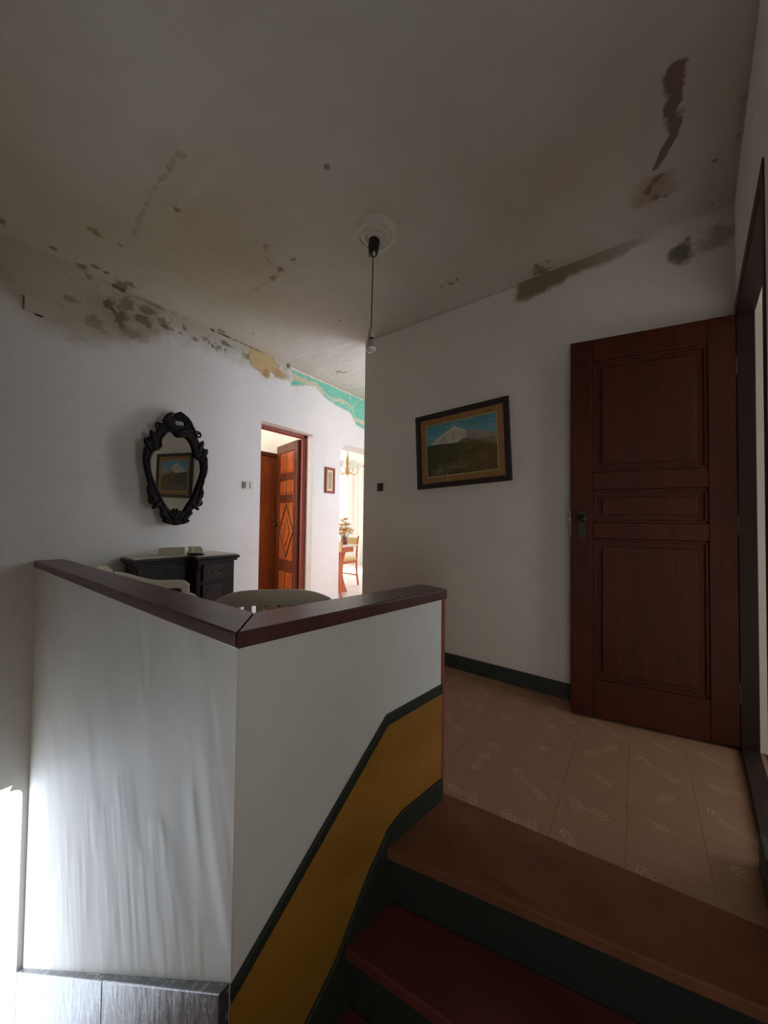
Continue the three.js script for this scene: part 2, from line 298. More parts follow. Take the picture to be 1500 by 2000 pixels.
{
  const slab = struct('floor', [span(-2.72, 0.46, -0.2, -0.004, -4.1, -1.32), span(-2.72, -0.86, -0.2, -0.004, -1.32, -0.55)], grout);
  const full = new RoundedBoxGeometry(0.1992, 0.016, 0.1992, 1, 0.0005).translate(0, -0.008, 0);
  const uvOf = (g, x, z) => { const p = g.attributes.position, uv = g.attributes.uv; for (let i = 0; i < p.count; i++) uv.setXY(i, (p.getX(i) - x) / 0.2 + 0.5, (p.getZ(i) - z) / 0.2 + 0.5); return g; };
  uvOf(full, 0, 0);
  const lay = (x0, x1, z0, z1, cuts) => {
    for (let i = 0, X = -2.83; X < 0.5; X += 0.2, i++) for (let j = 0, Z = -4.33; Z < -0.4; Z += 0.2, j++) {
      let poly = [[X + 0.0004, Z + 0.0004], [X + 0.1996, Z + 0.0004], [X + 0.1996, Z + 0.1996], [X + 0.0004, Z + 0.1996]];
      for (const f of [(p) => x0 - p[0], (p) => p[0] - x1, (p) => z0 - p[1], (p) => p[1] - z1, ...cuts]) { poly = clip(poly, f); if (poly.length < 3) break; }
      if (poly.length < 3) continue;
      const area = Math.abs(THREE.ShapeUtils.area(poly.map((p) => new THREE.Vector2(...p))));
      if (area < 0.001) continue;
      const cx = X + 0.1, cz = Z + 0.1, cut = area < 0.1992 * 0.1992 - 1e-4, mat = tileMats[Math.floor(hash(i * 7 + 3, j * 13 + 5) * 4)];
      const m = obj('tile', cut ? uvOf(prism(poly, -0.016, 0, 0), cx, cz) : full, mat, slab);
      if (!cut) { m.position.set(cx, 0, cz); m.rotation.y = Math.floor(hash(i, j) * 4) * Math.PI / 2; }
    }
  };
  lay(-2.72, -0.705, -2.23, -0.553, [(p) => (p[0] + 0.82) * 0.9815 + (p[1] + 0.55) * 0.1914 ]);
  lay(-0.705, 0.36, -2.23, -0.9, [(p) => p[1] - backEdge(p[0]), (p) => (p[0] - 0.2766) * 0.995 + (p[1] + 1.25) * 0.0995]);
  lay(-2.72, -1.83, -3.9, -2.23, []);
}

// ---------------------------------------------------------------- stairs: dark red treads, near-black green risers, winding round the parapet
const riserMat = std({ color: rgb(0.022, 0.028, 0.022), roughness: 0.55, bumpMap: gritMetre, bumpScale: 0.002 });
const redTread = std({ map: dataTex(256, 256, (u, v) => { const n = fbm(u * 7 + 5, v * 7, 5); return [78 + n * 34, 32 + n * 18, 26 + n * 14]; }, true), roughness: 0.65 });
{
  const st = group('stairs'); st.userData.kind = 'structure';
  const F = [[[-0.585, -1.19], [0.2795, -1.285]], [[-0.632, -0.905], [0.28, -1.105]], [[-0.66, -0.755], [0.33, -0.89]], [[-0.69, -0.60], [0.42, -0.46]], [[-0.708, -0.50], [0.57, 0.05]], [[-0.71, -0.45], [0.45, 0.57]], [[-0.718, -0.44], [-0.35, 0.57]], [[-0.76, -0.425], [-0.82, 0.57]]];
  for (let k = 0; k < 7; k++) F.push([[-1.03 - 0.25 * k, -0.425], [-1.05 - 0.25 * k, 0.57]]);
  for (let i = 1; i < F.length; i++) {
    const [a, b] = F[i - 1], [c, d] = F[i], y = -0.17 * (i - 1);
    const out = (p, q, t) => [p[0] + q[0] * t, p[1] + q[1] * t];
    const dir = [-(d[1] - c[1]), d[0] - c[0]], L = Math.hypot(...dir), nrm = [dir[0] / L, dir[1] / L];
    const corner = i === 5 ? [[0.8, 0.57]] : [];
    struct('tread', prism([a, b, ...corner, out(d, nrm, 0.018), out(c, nrm, i > 5 ? 0 : 0.018)], y - 0.032, y, 0.004), i === 1 ? ledgeMat : redTread, st);
    struct('riser', prism([a, b, ...corner, d, c], y - 0.3, y - 0.033), riserMat, st);
  }
}
struct('floor_street', span(-2.72, 1.0, -2.6, -2.4, -0.444, 0.58), plaster);

// ---------------------------------------------------------------- parapet round the stairwell: two arms, timber coping, painted and terrazzo dados
const stairBump = cover(dataTex(1024, 1024, (u, v) => {          // trowel strokes, long and steep
  const x = u * 2.1, y = v * 3.2;
  const a = fbm((x + y * 0.3) * 8, y * 2.0, 2), b = fbm((x + y * 0.26) * 17 + 5, y * 3.4 + 2, 2), m = sstep(0.4, 0.62, fbm(x * 3.5, y * 2.6 + 7, 3));
  return 0.15 + a * 0.4 + b * 0.42 * m;
}, false), -2.75, -0.65, -2.4, 0.8);
const stairFace = std({ map: plasterMap, roughness: 0.62, bumpMap: stairBump, bumpScale: 0.011 });
const ang = Math.atan2(0.9815, 0.1914), C0 = [-0.721, -0.444];
const along = (s, off = 0) => [C0[0] + 0.1914 * s + 0.9815 * off, C0[1] - 0.9815 * s + 0.1914 * off];
{
  const wl = struct('wall_parapet_left', span(-2.72, -0.72, -2.4, 0.712, -0.544, -0.444), stairFace);
  const wr = struct('wall_parapet_right', prism([C0, along(0.7366), along(0.7366, -0.1), along(0.08, -0.1), [C0[0], -0.53]], -0.9, 0.712), plaster);
  // coping
  const cap = (pts, n) => struct('coping_board', (() => { const g = prism(pts, 0.713, 0.75, 0.005); const p = g.attributes.position, uv = g.attributes.uv; for (let i = 0; i < p.count; i++) uv.setXY(i, n ? p.getX(i) * 3 : p.getZ(i) * 3, n ? p.getZ(i) : p.getX(i)); return g; })(), capWood, n ? wr : wl);
  const A = [-0.709, -0.432], B = [-0.83, -0.556];
  cap([A, B, [-2.715, -0.556], [-2.715, -0.432]], 0);
  cap([[A[0] + 0.002, A[1] - 0.002], along(0.752, 0.012), along(0.752, -0.112), [B[0] + 0.002, B[1] - 0.002]], 1);
  // timber end board
  const eb = prism([along(0.737, 0.004), along(0.752, 0.004), along(0.752, -0.104), along(0.737, -0.104)], 0.0, 0.712, 0.003);
  struct('end_board', eb, redFrame, wr);
  // painted dado on the stair side
  const ochre = std({ map: dataTex(256, 256, (u, v) => { const n = fbm(u * 6, v * 6, 5); return [150 + n * 40, 104 + n * 30, 30 + n * 26]; }, true), roughness: 0.6 });
  const green = std({ color: rgb(0.026, 0.033, 0.025), roughness: 0.6, bumpMap: gritMetre, bumpScale: 0.003 });
  const place = (m) => { m.position.set(C0[0], 0, C0[1]); m.rotation.y = ang; return m; };
  const top = [[0, -0.017], [0.4605, 0.396], [0.734, 0.405]], skt = [[0, -0.45], [0.185, -0.264], [0.276, -0.185], [0.387, -0.034], [0.47, 0.05], [0.53, 0.07], [0.734, 0.071]];
  const lower = (l, d) => l.map(([x, y]) => [x, y - d]);
  place(struct('dado_panel', ext(shape([...lower(skt, 0.02), ...lower(top, 0.01).reverse()]), 0.006), ochre, wr));
  place(struct('dado_border', ext(shape([...lower(top, 0.03), ...top.slice().reverse()]), 0.012, 0.002), green, wr));
  place(struct('stair_skirting', ext(shape([[0.001, -0.8], [0.25, -0.5], [0.734, -0.012], [0.734, 0.071], ...skt.slice(0, -1).reverse()]), 0.016, 0.003), green, wr));
  // terrazzo dado that goes down with the lower flight
  const terr = std({ map: dataTex(512, 512, (u, v) => { const n = fbm(u * 50, v * 50, 3), m = vnoise(u * 120, v * 120); const k = n > 0.66 ? 150 : m > 0.86 ? 120 : 58 + n * 40; return [k, k - 1, k]; }, true), roughness: 0.38, bumpMap: dataTex(512, 512, (u, v) => fbm(u * 30, v * 12, 3), false), bumpScale: 0.0025 });
  terr.map.repeat.set(1.5, 1.5);
  const Y = (x) => -0.008 + 0.727 * (x + 0.716);
  for (const [x1, len] of [[-0.722, 0.7], [-1.424, 1.3]]) {
    const x0 = Math.max(x1 - len, -2.715);
    const m = struct('dado_slab', ext(shape([[x0, Y(x0) - 0.62], [x1, Y(x1) - 0.62], [x1, Y(x1)], [x0, Y(x0)]]), 0.024, 0.004), terr, wl);
    m.position.z = -0.444;
  }
}

// ---------------------------------------------------------------- skirting boards
const skirtMat = std({ map: dataTex(256, 64, (u, v) => { const n = fbm(u * 20, v * 6, 4); const k = 42 + n * 30; return [k * 0.94, k, k * 0.88]; }, true), roughness: 0.6 });
struct('baseboard_back', rb(2.2, 0.09, 0.014, 0.003, -0.73, 0.045, -2.223), skirtMat);
struct('baseboard_left', rb(0.014, 0.09, 1.3, 0.003, -2.713, 0.045, -1.205), skirtMat);
{ const m = struct('baseboard_right', ext(shape([[0.04, 0], [0.255, 0], [0.255, 0.09], [0.04, 0.09]]), 0.014, 0.003), skirtMat); m.position.set(RW0[0] - 0.0139, 0, RW0[2]); m.rotation.y = RWA; }

// ---------------------------------------------------------------- tall dark door, open against the painting wall
{
  const t = group('trim_1', RW0, RWA); t.userData.kind = 'structure';
  obj('jamb', rb(0.045, 2.0, 0.06, 0.004, 0.136, 1.0, 0.027), frameDark, t);
  obj('jamb', rb(0.045, 2.0, 0.06, 0.004, 0.967, 1.0, 0.027), frameDark, t);
  obj('lintel', rb(0.876, 0.06, 0.065, 0.004, 0.5525, 1.985, 0.028), frameDark, t);
  obj('threshold', rb(0.78, 0.02, 0.06, 0.004, 0.5515, 0.01, 0.028), frameDark, t);
  const hx = 0.368, hz = -2.192, lx = -0.281, lz = -2.068, w = Math.hypot(hx - lx, hz - lz);
  const d = group('door_1', [lx, 0, lz], Math.atan2(-(hz - lz), hx - lx)); d.userData.kind = 'structure';
  d.userData.label = 'tall dark red-brown panelled door standing open in front of the painting wall';
  // local x runs from the free edge to the hinges, front face at z = 0
  const H0 = 0.012, H1 = 1.955, T = 0.036, zc = -T / 2;
  obj('stile', rb(0.1, H1 - H0, T, 0.004, 0.05, (H0 + H1) / 2, zc), darkDoor, d);
  obj('stile', rb(0.1, H1 - H0, T, 0.004, w - 0.05, (H0 + H1) / 2, zc), darkDoor, d);
  for (const [a, b] of [[H0, 0.2], [0.92, 1.0], [1.17, 1.26], [1.84, H1]]) obj('rail', rb(w - 0.2, b - a, T - 0.001, 0.004, w / 2, (a + b) / 2, zc), darkDoor, d);
  for (const [a, b] of [[0.2, 0.92], [1.0, 1.17], [1.26, 1.84]]) {
    const p = obj('panel', bx(w - 0.2, b - a, 0.012, w / 2, (a + b) / 2, zc), darkDoor, d);
    obj('raised_field', rb(w - 0.28, b - a - 0.08, 0.012, 0.005, w / 2, (a + b) / 2, zc + 0.01), darkDoor, p);
    const q = 0.014, X0 = 0.1 + q / 2, X1 = w - 0.1 - q / 2, y0 = a + q / 2, y1 = b - q / 2;
    obj('moulding', [rb(X1 - X0, q, q, 0.005, w / 2, y0, -0.011), rb(X1 - X0, q, q, 0.005, w / 2, y1, -0.011), rb(q, y1 - y0, q, 0.005, X0, (y0 + y1) / 2, -0.011), rb(q, y1 - y0, q, 0.005, X1, (y0 + y1) / 2, -0.011)], darkDoor, p);
  }
  const steel = std({ color: rgb(0.25, 0.22, 0.18), metalness: 0.9, roughness: 0.45 });
  const lp = obj('latch_plate', rb(0.004, 0.15, 0.022, 0.001, -0.001, 0.99, zc), steel, d);
  obj('latch_bolt', rb(0.012, 0.022, 0.012, 0.002, -0.005, 1.02, zc), steel, lp);
  const es = obj('lock_plate', rb(0.035, 0.14, 0.004, 0.002, 0.05, 0.99, 0.002), std({ color: rgb(0.03, 0.02, 0.015), roughness: 0.5, metalness: 0.5 }), d);
  obj('knob', [cyl(0.008, 0.008, 0.04, 0, 0, 0).rotateX(Math.PI / 2).translate(0.05, 1.02, 0.02), ball(0.02, 0.05, 1.02, 0.045, 1, 1, 0.7)], std({ color: rgb(0.03, 0.02, 0.015), roughness: 0.4, metalness: 0.6 }), es);
  for (const y of [0.25, 1.0, 1.72]) obj('hinge', cyl(0.007, 0.007, 0.09, w + 0.004, y, -0.004, 10), steel, d);
}

// room on the right, seen through the gap behind the door
struct('wall_right_room', [span(0.44, 2.3, 0, 2.5, -3.3, -3.2), span(0.3, 2.3, 0, 2.5, -0.9, -0.8)], plaster);
struct('wall_right_room_side', ext(shape([[0, 0], [2.5, 0], [2.5, 2.5], [0, 2.5]], [[[0.45, 0.8], [1.35, 0.8], [1.35, 2.0], [0.45, 2.0]]]), 0.12).rotateY(-Math.PI / 2).translate(2.3, 0, -3.25), plaster);
struct('floor_right_room', prism([[0.38, -1.25], [2.3, -0.8], [2.3, -3.3], [0.44, -3.3], [0.47, -2.44]], -0.2, 0), ledgeMat);
struct('ceiling_right_room', span(1.0, 2.4, 2.5, 2.6, -3.4, -0.7), plaster);
{
  const p = group('wall_plaque', [0.66, 1.25, -3.185]);
  tag(p, 'round-topped brown wooden wall plaque glimpsed through the gap beside the dark door', 'plaque');
  const s = new THREE.Shape(); s.moveTo(-0.14, -0.15); s.lineTo(0.14, -0.15); s.lineTo(0.14, 0.02); s.absarc(0, 0.02, 0.14, 0, Math.PI, false); s.lineTo(-0.14, -0.15);
  obj('board', ext(s, 0.025, 0.006).translate(0, 0, -0.013), redFrame, p);
  obj('ledge', rb(0.3, 0.02, 0.06, 0.005, 0, -0.155, 0.017), redFrame, p);
}

// ---------------------------------------------------------------- landscape painting, hanging a little crooked
{
  const p = group('framed_painting', [-0.974, 1.508, -2.23]); p.rotation.z = 2.7 * D;
  tag(p, 'oil landscape of a snowy mountain in a black frame with gold slip on the wall', 'painting');
  const W = 0.675, H = 0.535, f = 0.035;
  const fr = std({ color: rgb(0.028, 0.02, 0.02), roughness: 0.45 });
  const outer = shape([[-W / 2, -H / 2], [W / 2, -H / 2], [W / 2, H / 2], [-W / 2, H / 2]], [[[-W / 2 + f, -H / 2 + f], [-W / 2 + f, H / 2 - f], [W / 2 - f, H / 2 - f], [W / 2 - f, -H / 2 + f]]]);
  obj('frame', ext(outer, 0.03, 0.006).translate(0, 0, 0.002), fr, p);
  const a = W / 2 - f, b = H / 2 - f, m = 0.042;
  const gold = std({ map: woodTex(168, 122, 74, 0.25, 40, 1), roughness: 0.6 });
  obj('slip', ext(shape([[-a, -b], [a, -b], [a, b], [-a, b]], [[[-a + m, -b + m], [-a + m, b - m], [a - m, b - m], [a - m, -b + m]]]), 0.014, 0.003).translate(0, 0, 0.006), gold, p);
  obj('slip_bead', ext(shape([[-a + m, -b + m], [a - m, -b + m], [a - m, b - m], [-a + m, b - m]], [[[-a + m + 0.007, -b + m + 0.007], [-a + m + 0.007, b - m - 0.007], [a - m - 0.007, b - m - 0.007], [a - m - 0.007, -b + m + 0.007]]]), 0.012, 0.002).translate(0, 0, 0.005), std({ color: rgb(0.62, 0.5, 0.24), roughness: 0.4 }), p);
  const art = canvasTex(1024, 760, (c, w, h) => {
    const g = c.createLinearGradient(0, 0, 0, h * 0.4); g.addColorStop(0, '#4f8f9c'); g.addColorStop(1, '#7fb6c4'); c.fillStyle = g; c.fillRect(0, 0, w, h);
    for (let i = 0; i < 160; i++) { c.fillStyle = `rgba(${130 + rnd() * 60},${180 + rnd() * 40},${200 + rnd() * 30},0.10)`; c.beginPath(); c.ellipse(rnd() * w, rnd() * h * 0.35, 40 + rnd() * 90, 5 + rnd() * 12, 0, 0, 7); c.fill(); }
    // snowy peak
    c.fillStyle = '#d3cbbb'; c.beginPath(); c.moveTo(60, 300); c.lineTo(160, 220); c.lineTo(300, 150); c.lineTo(400, 100); c.lineTo(440, 84); c.lineTo(490, 105); c.lineTo(600, 160); c.lineTo(700, 185); c.lineTo(810, 200); c.lineTo(920, 250); c.lineTo(1024, 290); c.lineTo(1024, 420); c.lineTo(0, 420); c.lineTo(0, 330); c.fill();
    c.fillStyle = 'rgba(150,140,124,0.75)'; c.beginPath(); c.moveTo(600, 160); c.lineTo(700, 185); c.lineTo(810, 200); c.lineTo(1024, 290); c.lineTo(1024, 420); c.lineTo(640, 420); c.lineTo(610, 280); c.fill();
    c.lineCap = 'round';
    for (let i = 0; i < 90; i++) { const x = 130 + rnd() * 620, top = 110 + Math.abs(x - 440) * 0.38; c.strokeStyle = `rgba(${100 + rnd() * 40},${96 + rnd() * 30},${88 + rnd() * 30},0.32)`; c.lineWidth = 2 + rnd() * 5; c.beginPath(); c.moveTo(x, top + rnd() * 60); c.lineTo(x + (x - 440) * 0.22 + rnd() * 16, top + 80 + rnd() * 110); c.stroke(); }
    // dark wooded ridges and the rock
    c.fillStyle = '#4a5233'; c.beginPath(); c.moveTo(0, 290); c.lineTo(200, 300); c.lineTo(480, 318); c.lineTo(620, 340); c.lineTo(1024, 400); c.lineTo(1024, h); c.lineTo(0, h); c.fill();
    c.fillStyle = '#7d6d55'; c.beginPath(); c.moveTo(480, 320); c.quadraticCurveTo(540, 255, 640, 275); c.quadraticCurveTo(740, 330, 820, 352); c.lineTo(1024, 400); c.lineTo(1024, 470); c.lineTo(640, 430); c.fill();
    c.fillStyle = '#665836'; c.beginPath(); c.moveTo(520, 330); c.lineTo(680, 340); c.lineTo(1024, 440); c.lineTo(1024, h); c.lineTo(480, h); c.fill();
    for (let i = 0; i < 1500; i++) { const x = rnd() * w, y = 320 + rnd() * (h - 320), t = x / w; c.fillStyle = `rgba(${40 + rnd() * 70 + t * 40},${46 + rnd() * 56 + t * 14},${24 + rnd() * 30},0.35)`; c.beginPath(); c.ellipse(x, y, 6 + rnd() * 26, 4 + rnd() * 12, rnd() * 3, 0, 7); c.fill(); }
    for (let i = 0; i < 130; i++) { c.fillStyle = `rgba(${130 + rnd() * 30},${116 + rnd() * 26},${88 + rnd() * 20},0.3)`; c.beginPath(); c.ellipse(180 + rnd() * 470, 560 + rnd() * 90 + rnd() * 60, 12 + rnd() * 22, 4 + rnd() * 7, -0.15, 0, 7); c.fill(); }
    for (let i = 0; i < 70; i++) { c.fillStyle = `rgba(${160 + rnd() * 30},${136 + rnd() * 26},${104 + rnd() * 20},0.4)`; c.beginPath(); c.ellipse(60 + rnd() * 260, 640 + rnd() * 110, 6 + rnd() * 16, 4 + rnd() * 7, 0.3, 0, 7); c.fill(); }
    for (let i = 0; i < 60; i++) { c.fillStyle = 'rgba(126,112,30,0.3)'; c.beginPath(); c.ellipse(760 + rnd() * 120, 480 + rnd() * 150, 8 + rnd() * 14, 8 + rnd() * 12, 0, 0, 7); c.fill(); }
  });
  const cv = new THREE.BoxGeometry(2 * (a - m), 2 * (b - m), 0.008).translate(0, 0, 0.009);
  obj('canvas', cv, std({ map: art, roughness: 0.55 }), p);
}

// black light switch on the painting wall
{
  const s = group('light_switch', [-1.657, 1.262, -2.23]);
  tag(s, 'small black light switch on the wall left of the mountain painting', 'light switch');
  const m = std({ color: rgb(0.03, 0.03, 0.033), roughness: 0.4 });
  obj('plate', rb(0.05, 0.064, 0.012, 0.004, 0, 0, 0.006), m, s);
  obj('rocker', rb(0.026, 0.036, 0.01, 0.003, 0, 0, 0.013), m, s);
}
// white double switch beside the inner doorway
{
  const s = group('light_switch', [-2.72, 1.285, -1.742], Math.PI / 2);
  tag(s, 'white surface-mounted double light switch between the oval mirror and the inner doorway', 'light switch');
  const m = std({ color: rgb(0.72, 0.69, 0.62), roughness: 0.4 });
  obj('plate', rb(0.095, 0.062, 0.016, 0.005, 0, 0, 0.008), m, s);
  for (const x of [-0.021, 0.021]) obj('rocker', rb(0.03, 0.044, 0.012, 0.003, x, 0, 0.018), m, s);
}
// junction box painted over
{
  const s = group('junction_box', [-2.72, 2.172, -0.422], Math.PI / 2);
  tag(s, 'flat square junction box cover painted over on the wall under the damp patch', 'junction box');
  const m = std({ map: plasterMap, color: rgb(0.7, 0.67, 0.58), roughness: 0.9 });
  obj('cover', rb(0.13, 0.085, 0.005, 0.002, 0, 0, 0.0025), m, s);
  const dk = std({ color: rgb(0.03, 0.027, 0.022), roughness: 0.9 });
  obj('gap', rb(0.0025, 0.075, 0.005, 0.001, -0.0665, 0, 0.0025), dk, s);
  obj('clip', rb(0.034, 0.009, 0.006, 0.002, -0.005, -0.046, 0.004), dk, s);
}

// ---------------------------------------------------------------- carved mirror
{
  const p = group('carved_mirror', [-2.684, 1.36, -1.14], Math.PI / 2 + 4.9 * D);
  tag(p, 'cartouche-shaped wall mirror in a black carved scrollwork frame above the dark sideboard', 'mirror');
  const O = [[0.017, 0.406], [0.061, 0.379], [0.097, 0.326], [0.125, 0.3], [0.13, 0.27], [0.139, 0.241], [0.166, 0.199], [0.204, 0.163], [0.221, 0.101], [0.228, 0.049], [0.224, -0.022], [0.199, -0.088], [0.18, -0.159], [0.176, -0.233], [0.147, -0.276], [0.108, -0.313], [0.099, -0.35], [0.07, -0.391], [0.005, -0.416], [-0.064, -0.396], [-0.1, -0.348], [-0.105, -0.3], [-0.157, -0.269], [-0.179, -0.213], [-0.17, -0.166], [-0.186, -0.115], [-0.208, -0.034], [-0.216, 0.035], [-0.211, 0.092], [-0.192, 0.133], [-0.191, 0.18], [-0.148, 0.217], [-0.128, 0.265], [-0.103, 0.295], [-0.073, 0.331], [-0.037, 0.355], [-0.006, 0.393]];
  const I = [[0.014, 0.222], [0.065, 0.231], [0.1, 0.197], [0.121, 0.149], [0.128, 0.112], [0.148, 0.09], [0.179, 0.074], [0.191, 0.017], [0.185, -0.037], [0.158, -0.118], [0.13, -0.199], [0.092, -0.263], [0.05, -0.325], [-0.003, -0.306], [-0.043, -0.318], [-0.089, -0.256], [-0.126, -0.181], [-0.157, -0.113], [-0.179, -0.04], [-0.183, 0.026], [-0.166, 0.081], [-0.133, 0.112], [-0.112, 0.128], [-0.115, 0.171], [-0.096, 0.209], [-0.066, 0.244], [-0.03, 0.252], [-0.011, 0.236]];
  const smooth = (l, n) => new THREE.SplineCurve([...l, l[0]].map((q) => new THREE.Vector2(...q))).getPoints(n).slice(0, -1).map((q) => [q.x, q.y]);
  const so = smooth(O, 180), si = smooth(I, 140);
  const crownHole = smooth([[-0.032, 0.333], [0.009, 0.344], [0.052, 0.34], [0.05, 0.302], [0.01, 0.298], [-0.022, 0.294]], 30);
  const eyes = [-0.045, 0.048].map((x) => smooth([[x - 0.012, -0.366], [x, -0.355], [x + 0.013, -0.364], [x, -0.38]], 20));
  const m = new THREE.MeshPhysicalMaterial({ map: woodTex(24, 18, 20, 0.4), roughness: 0.65, specularIntensity: 0.4 });
  const f = obj('frame', [ext(shape(so, [si, crownHole, ...eyes]), 0.03, 0.005).translate(0, 0, -0.004),
    tube(si.filter((_, i) => i % 3 === 0).map(([x, y]) => [x * 1.03, y * 1.02, 0.022]), 0.009, 150, 8, true)], m, p);
  // scrolls and leaves carved on the frame
  const scroll = (x, y, r, a, dir = 1) => { const pts = []; for (let i = 0; i <= 22; i++) { const t = i / 22, R = r * (1 - 0.75 * t), th = a + dir * t * 8.2; pts.push([x + Math.cos(th) * R, y + Math.sin(th) * R, 0.026 + 0.008 * t]); } return tube(pts, r * 0.24, 44, 7); };
  const leaf = (x, y, a, L, w) => ball(1, 0, 0, 0, L, w, 0.011).rotateZ(a).translate(x, y, 0.026);
  const sc = [], crest = [], foot = [];
  for (const s of [-1, 1]) {
    const X = s < 0 ? -1 : 1;
    sc.push(scroll(0.142 * X + (X < 0 ? 0.006 : 0), 0.262, 0.026, X > 0 ? 2.6 : 0.5, -X), leaf(0.168 * X, 0.185, 1.2 * X, 0.045, 0.018), leaf(0.198 * X, 0.128, 1.1 * X, 0.046, 0.02), leaf(0.152 * X, 0.118, 0.5 * X, 0.034, 0.014), leaf(0.208 * X, 0.07, 1.45 * X, 0.04, 0.016));
    sc.push(scroll(0.163 * X, -0.245, 0.026, X > 0 ? 4 : -1, X), leaf(0.132 * X, -0.275, 2.4 * X, 0.042, 0.016), leaf(0.183 * X, -0.185, 1.35 * X, 0.04, 0.014));
    for (let i = 0; i < 5; i++) sc.push(leaf((0.214 - i * 0.012) * X, 0.02 - i * 0.055, (1.5 - i * 0.07) * X + 0, 0.034, 0.011));
    for (let i = 0; i < 3; i++) sc.push(ball(0.009, (0.1 + i * 0.02) * X, 0.308 - i * 0.03, 0.026));
    crest.push(leaf(0.075 * X, 0.345, -0.9 * X, 0.05, 0.016), leaf(0.05 * X, 0.275, 0.35 * X, 0.055, 0.014), scroll(0.095 * X, 0.3, 0.018, X > 0 ? 0 : 3, X));
    foot.push(leaf(0.075 * X, -0.352, 0.7 * X, 0.045, 0.015), leaf(0.06 * X, -0.392, 0.3 * X, 0.04, 0.013), scroll(0.1 * X, -0.325, 0.018, 1, X));
  }
  for (let i = -2; i <= 2; i++) { crest.push(leaf(0.014 + i * 0.016, 0.378 - Math.abs(i) * 0.008, Math.PI / 2 - i * 0.4, 0.026, 0.01)); foot.push(leaf(0.002 + i * 0.015, -0.33 - Math.abs(i) * 0.012, Math.PI / 2 - i * 0.35, 0.038, 0.011)); }
  crest.push(ball(0.026, 0.014, 0.24, 0.024, 1.3, 0.8, 0.6)); foot.push(ball(0.024, 0.002, -0.39, 0.024, 1.3, 0.9, 0.6));
  obj('scrollwork', sc, m, f); obj('crest', crest, m, f); obj('foot_ornament', foot, m, f);
  obj('glass', ext(shape(si.map(([x, y]) => [x * 1.03, y * 1.03])), 0.004).translate(0, 0, 0.002), new THREE.MeshPhysicalMaterial({ color: rgb(0.8, 0.82, 0.8), metalness: 1, roughness: 0.015 }), p);
}

// ---------------------------------------------------------------- sideboard under the mirror
{
  const p = group('sideboard', [-2.72, 0, 0]);
  tag(p, 'near-black carved sideboard with a pale stone top below the oval mirror', 'sideboard');
  // local x = depth from the wall, z as in the room
  const topMat = std({ map: dataTex(256, 256, (u, v) => { const n = fbm(u * 5, v * 5, 5); return [196 + n * 26, 186 + n * 24, 168 + n * 22]; }, true), roughness: 0.4 });
  const plan = (o) => [[0.012, -0.845 + o], [0.2 + o, -0.845 + o], [0.2 + o, -1.175 + o * 0.2], [0.315 + o, -1.175 + o], [0.345 + o, -1.44 - o], [0.012, -1.44 - o]];
  obj('carcass', prism(plan(-0.012), 0.06, 0.695, 0.003), blackWood, p);
  obj('plinth', prism(plan(0.002), 0, 0.06, 0.006), blackWood, p);
  obj('cornice', [prism(plan(0.004), 0.695, 0.712, 0.004), prism(plan(0.016), 0.712, 0.732, 0.006)], blackWood, p);
  obj('top', prism(plan(0.006), 0.732, 0.741, 0.002), topMat, p);
  const bronze = std({ color: rgb(0.22, 0.18, 0.13), metalness: 0.7, roughness: 0.45 });
  const lineMat = std({ color: rgb(0.09, 0.075, 0.07), roughness: 0.4 });
  const frameAt = (name, x, z, w, h, y, ry) => {
    const g = obj(name, rb(w, h, 0.016, 0.004, 0, 0, 0), blackWood, p); g.position.set(x, y, z); g.rotation.y = ry;
    const c = 0.028, a = w / 2 - 0.025, b = h / 2 - 0.022;
    const pts = [[-a + c, -b], [a - c, -b], [a - c * 0.4, -b + c * 0.6], [a, -b + c], [a, b - c], [a - c * 0.4, b - c * 0.6], [a - c, b], [-a + c, b], [-a + c * 0.4, b - c * 0.6], [-a, b - c], [-a, -b + c], [-a + c * 0.4, -b + c * 0.6]];
    obj('moulding', tube(pts.map(([q, r]) => [q, r, 0.009]), 0.004, 90, 6, true), lineMat, g);
    return g;
  };
  const pull = (g) => obj('handle', [tube([[-0.03, 0.002, 0.012], [-0.018, -0.012, 0.022], [0, -0.005, 0.024], [0.018, -0.012, 0.022], [0.03, 0.002, 0.012]], 0.003, 24, 6), ball(0.006, -0.03, 0.004, 0.01), ball(0.006, 0.03, 0.004, 0.01)], bronze, g);
  const R = Math.PI / 2, R2 = Math.PI / 2 + Math.atan2(0.03, 0.265);
  pull(frameAt('drawer', 0.19, -1.01, 0.29, 0.115, 0.62, R)); frameAt('door', 0.19, -1.01, 0.29, 0.46, 0.31, R);
  pull(frameAt('drawer', 0.318, -1.312, 0.22, 0.115, 0.62, R2)); const d2 = frameAt('door', 0.318, -1.312, 0.22, 0.46, 0.31, R2);
  obj('knob', ball(0.009, -0.09, 0.05, 0.016), bronze, d2);
  obj('pilaster', [rb(0.03, 0.62, 0.034, 0.008, 0.295, 0.375, -1.19), ball(0.02, 0.308, 0.66, -1.19, 0.6, 1.3, 0.8)], blackWood, p);
}
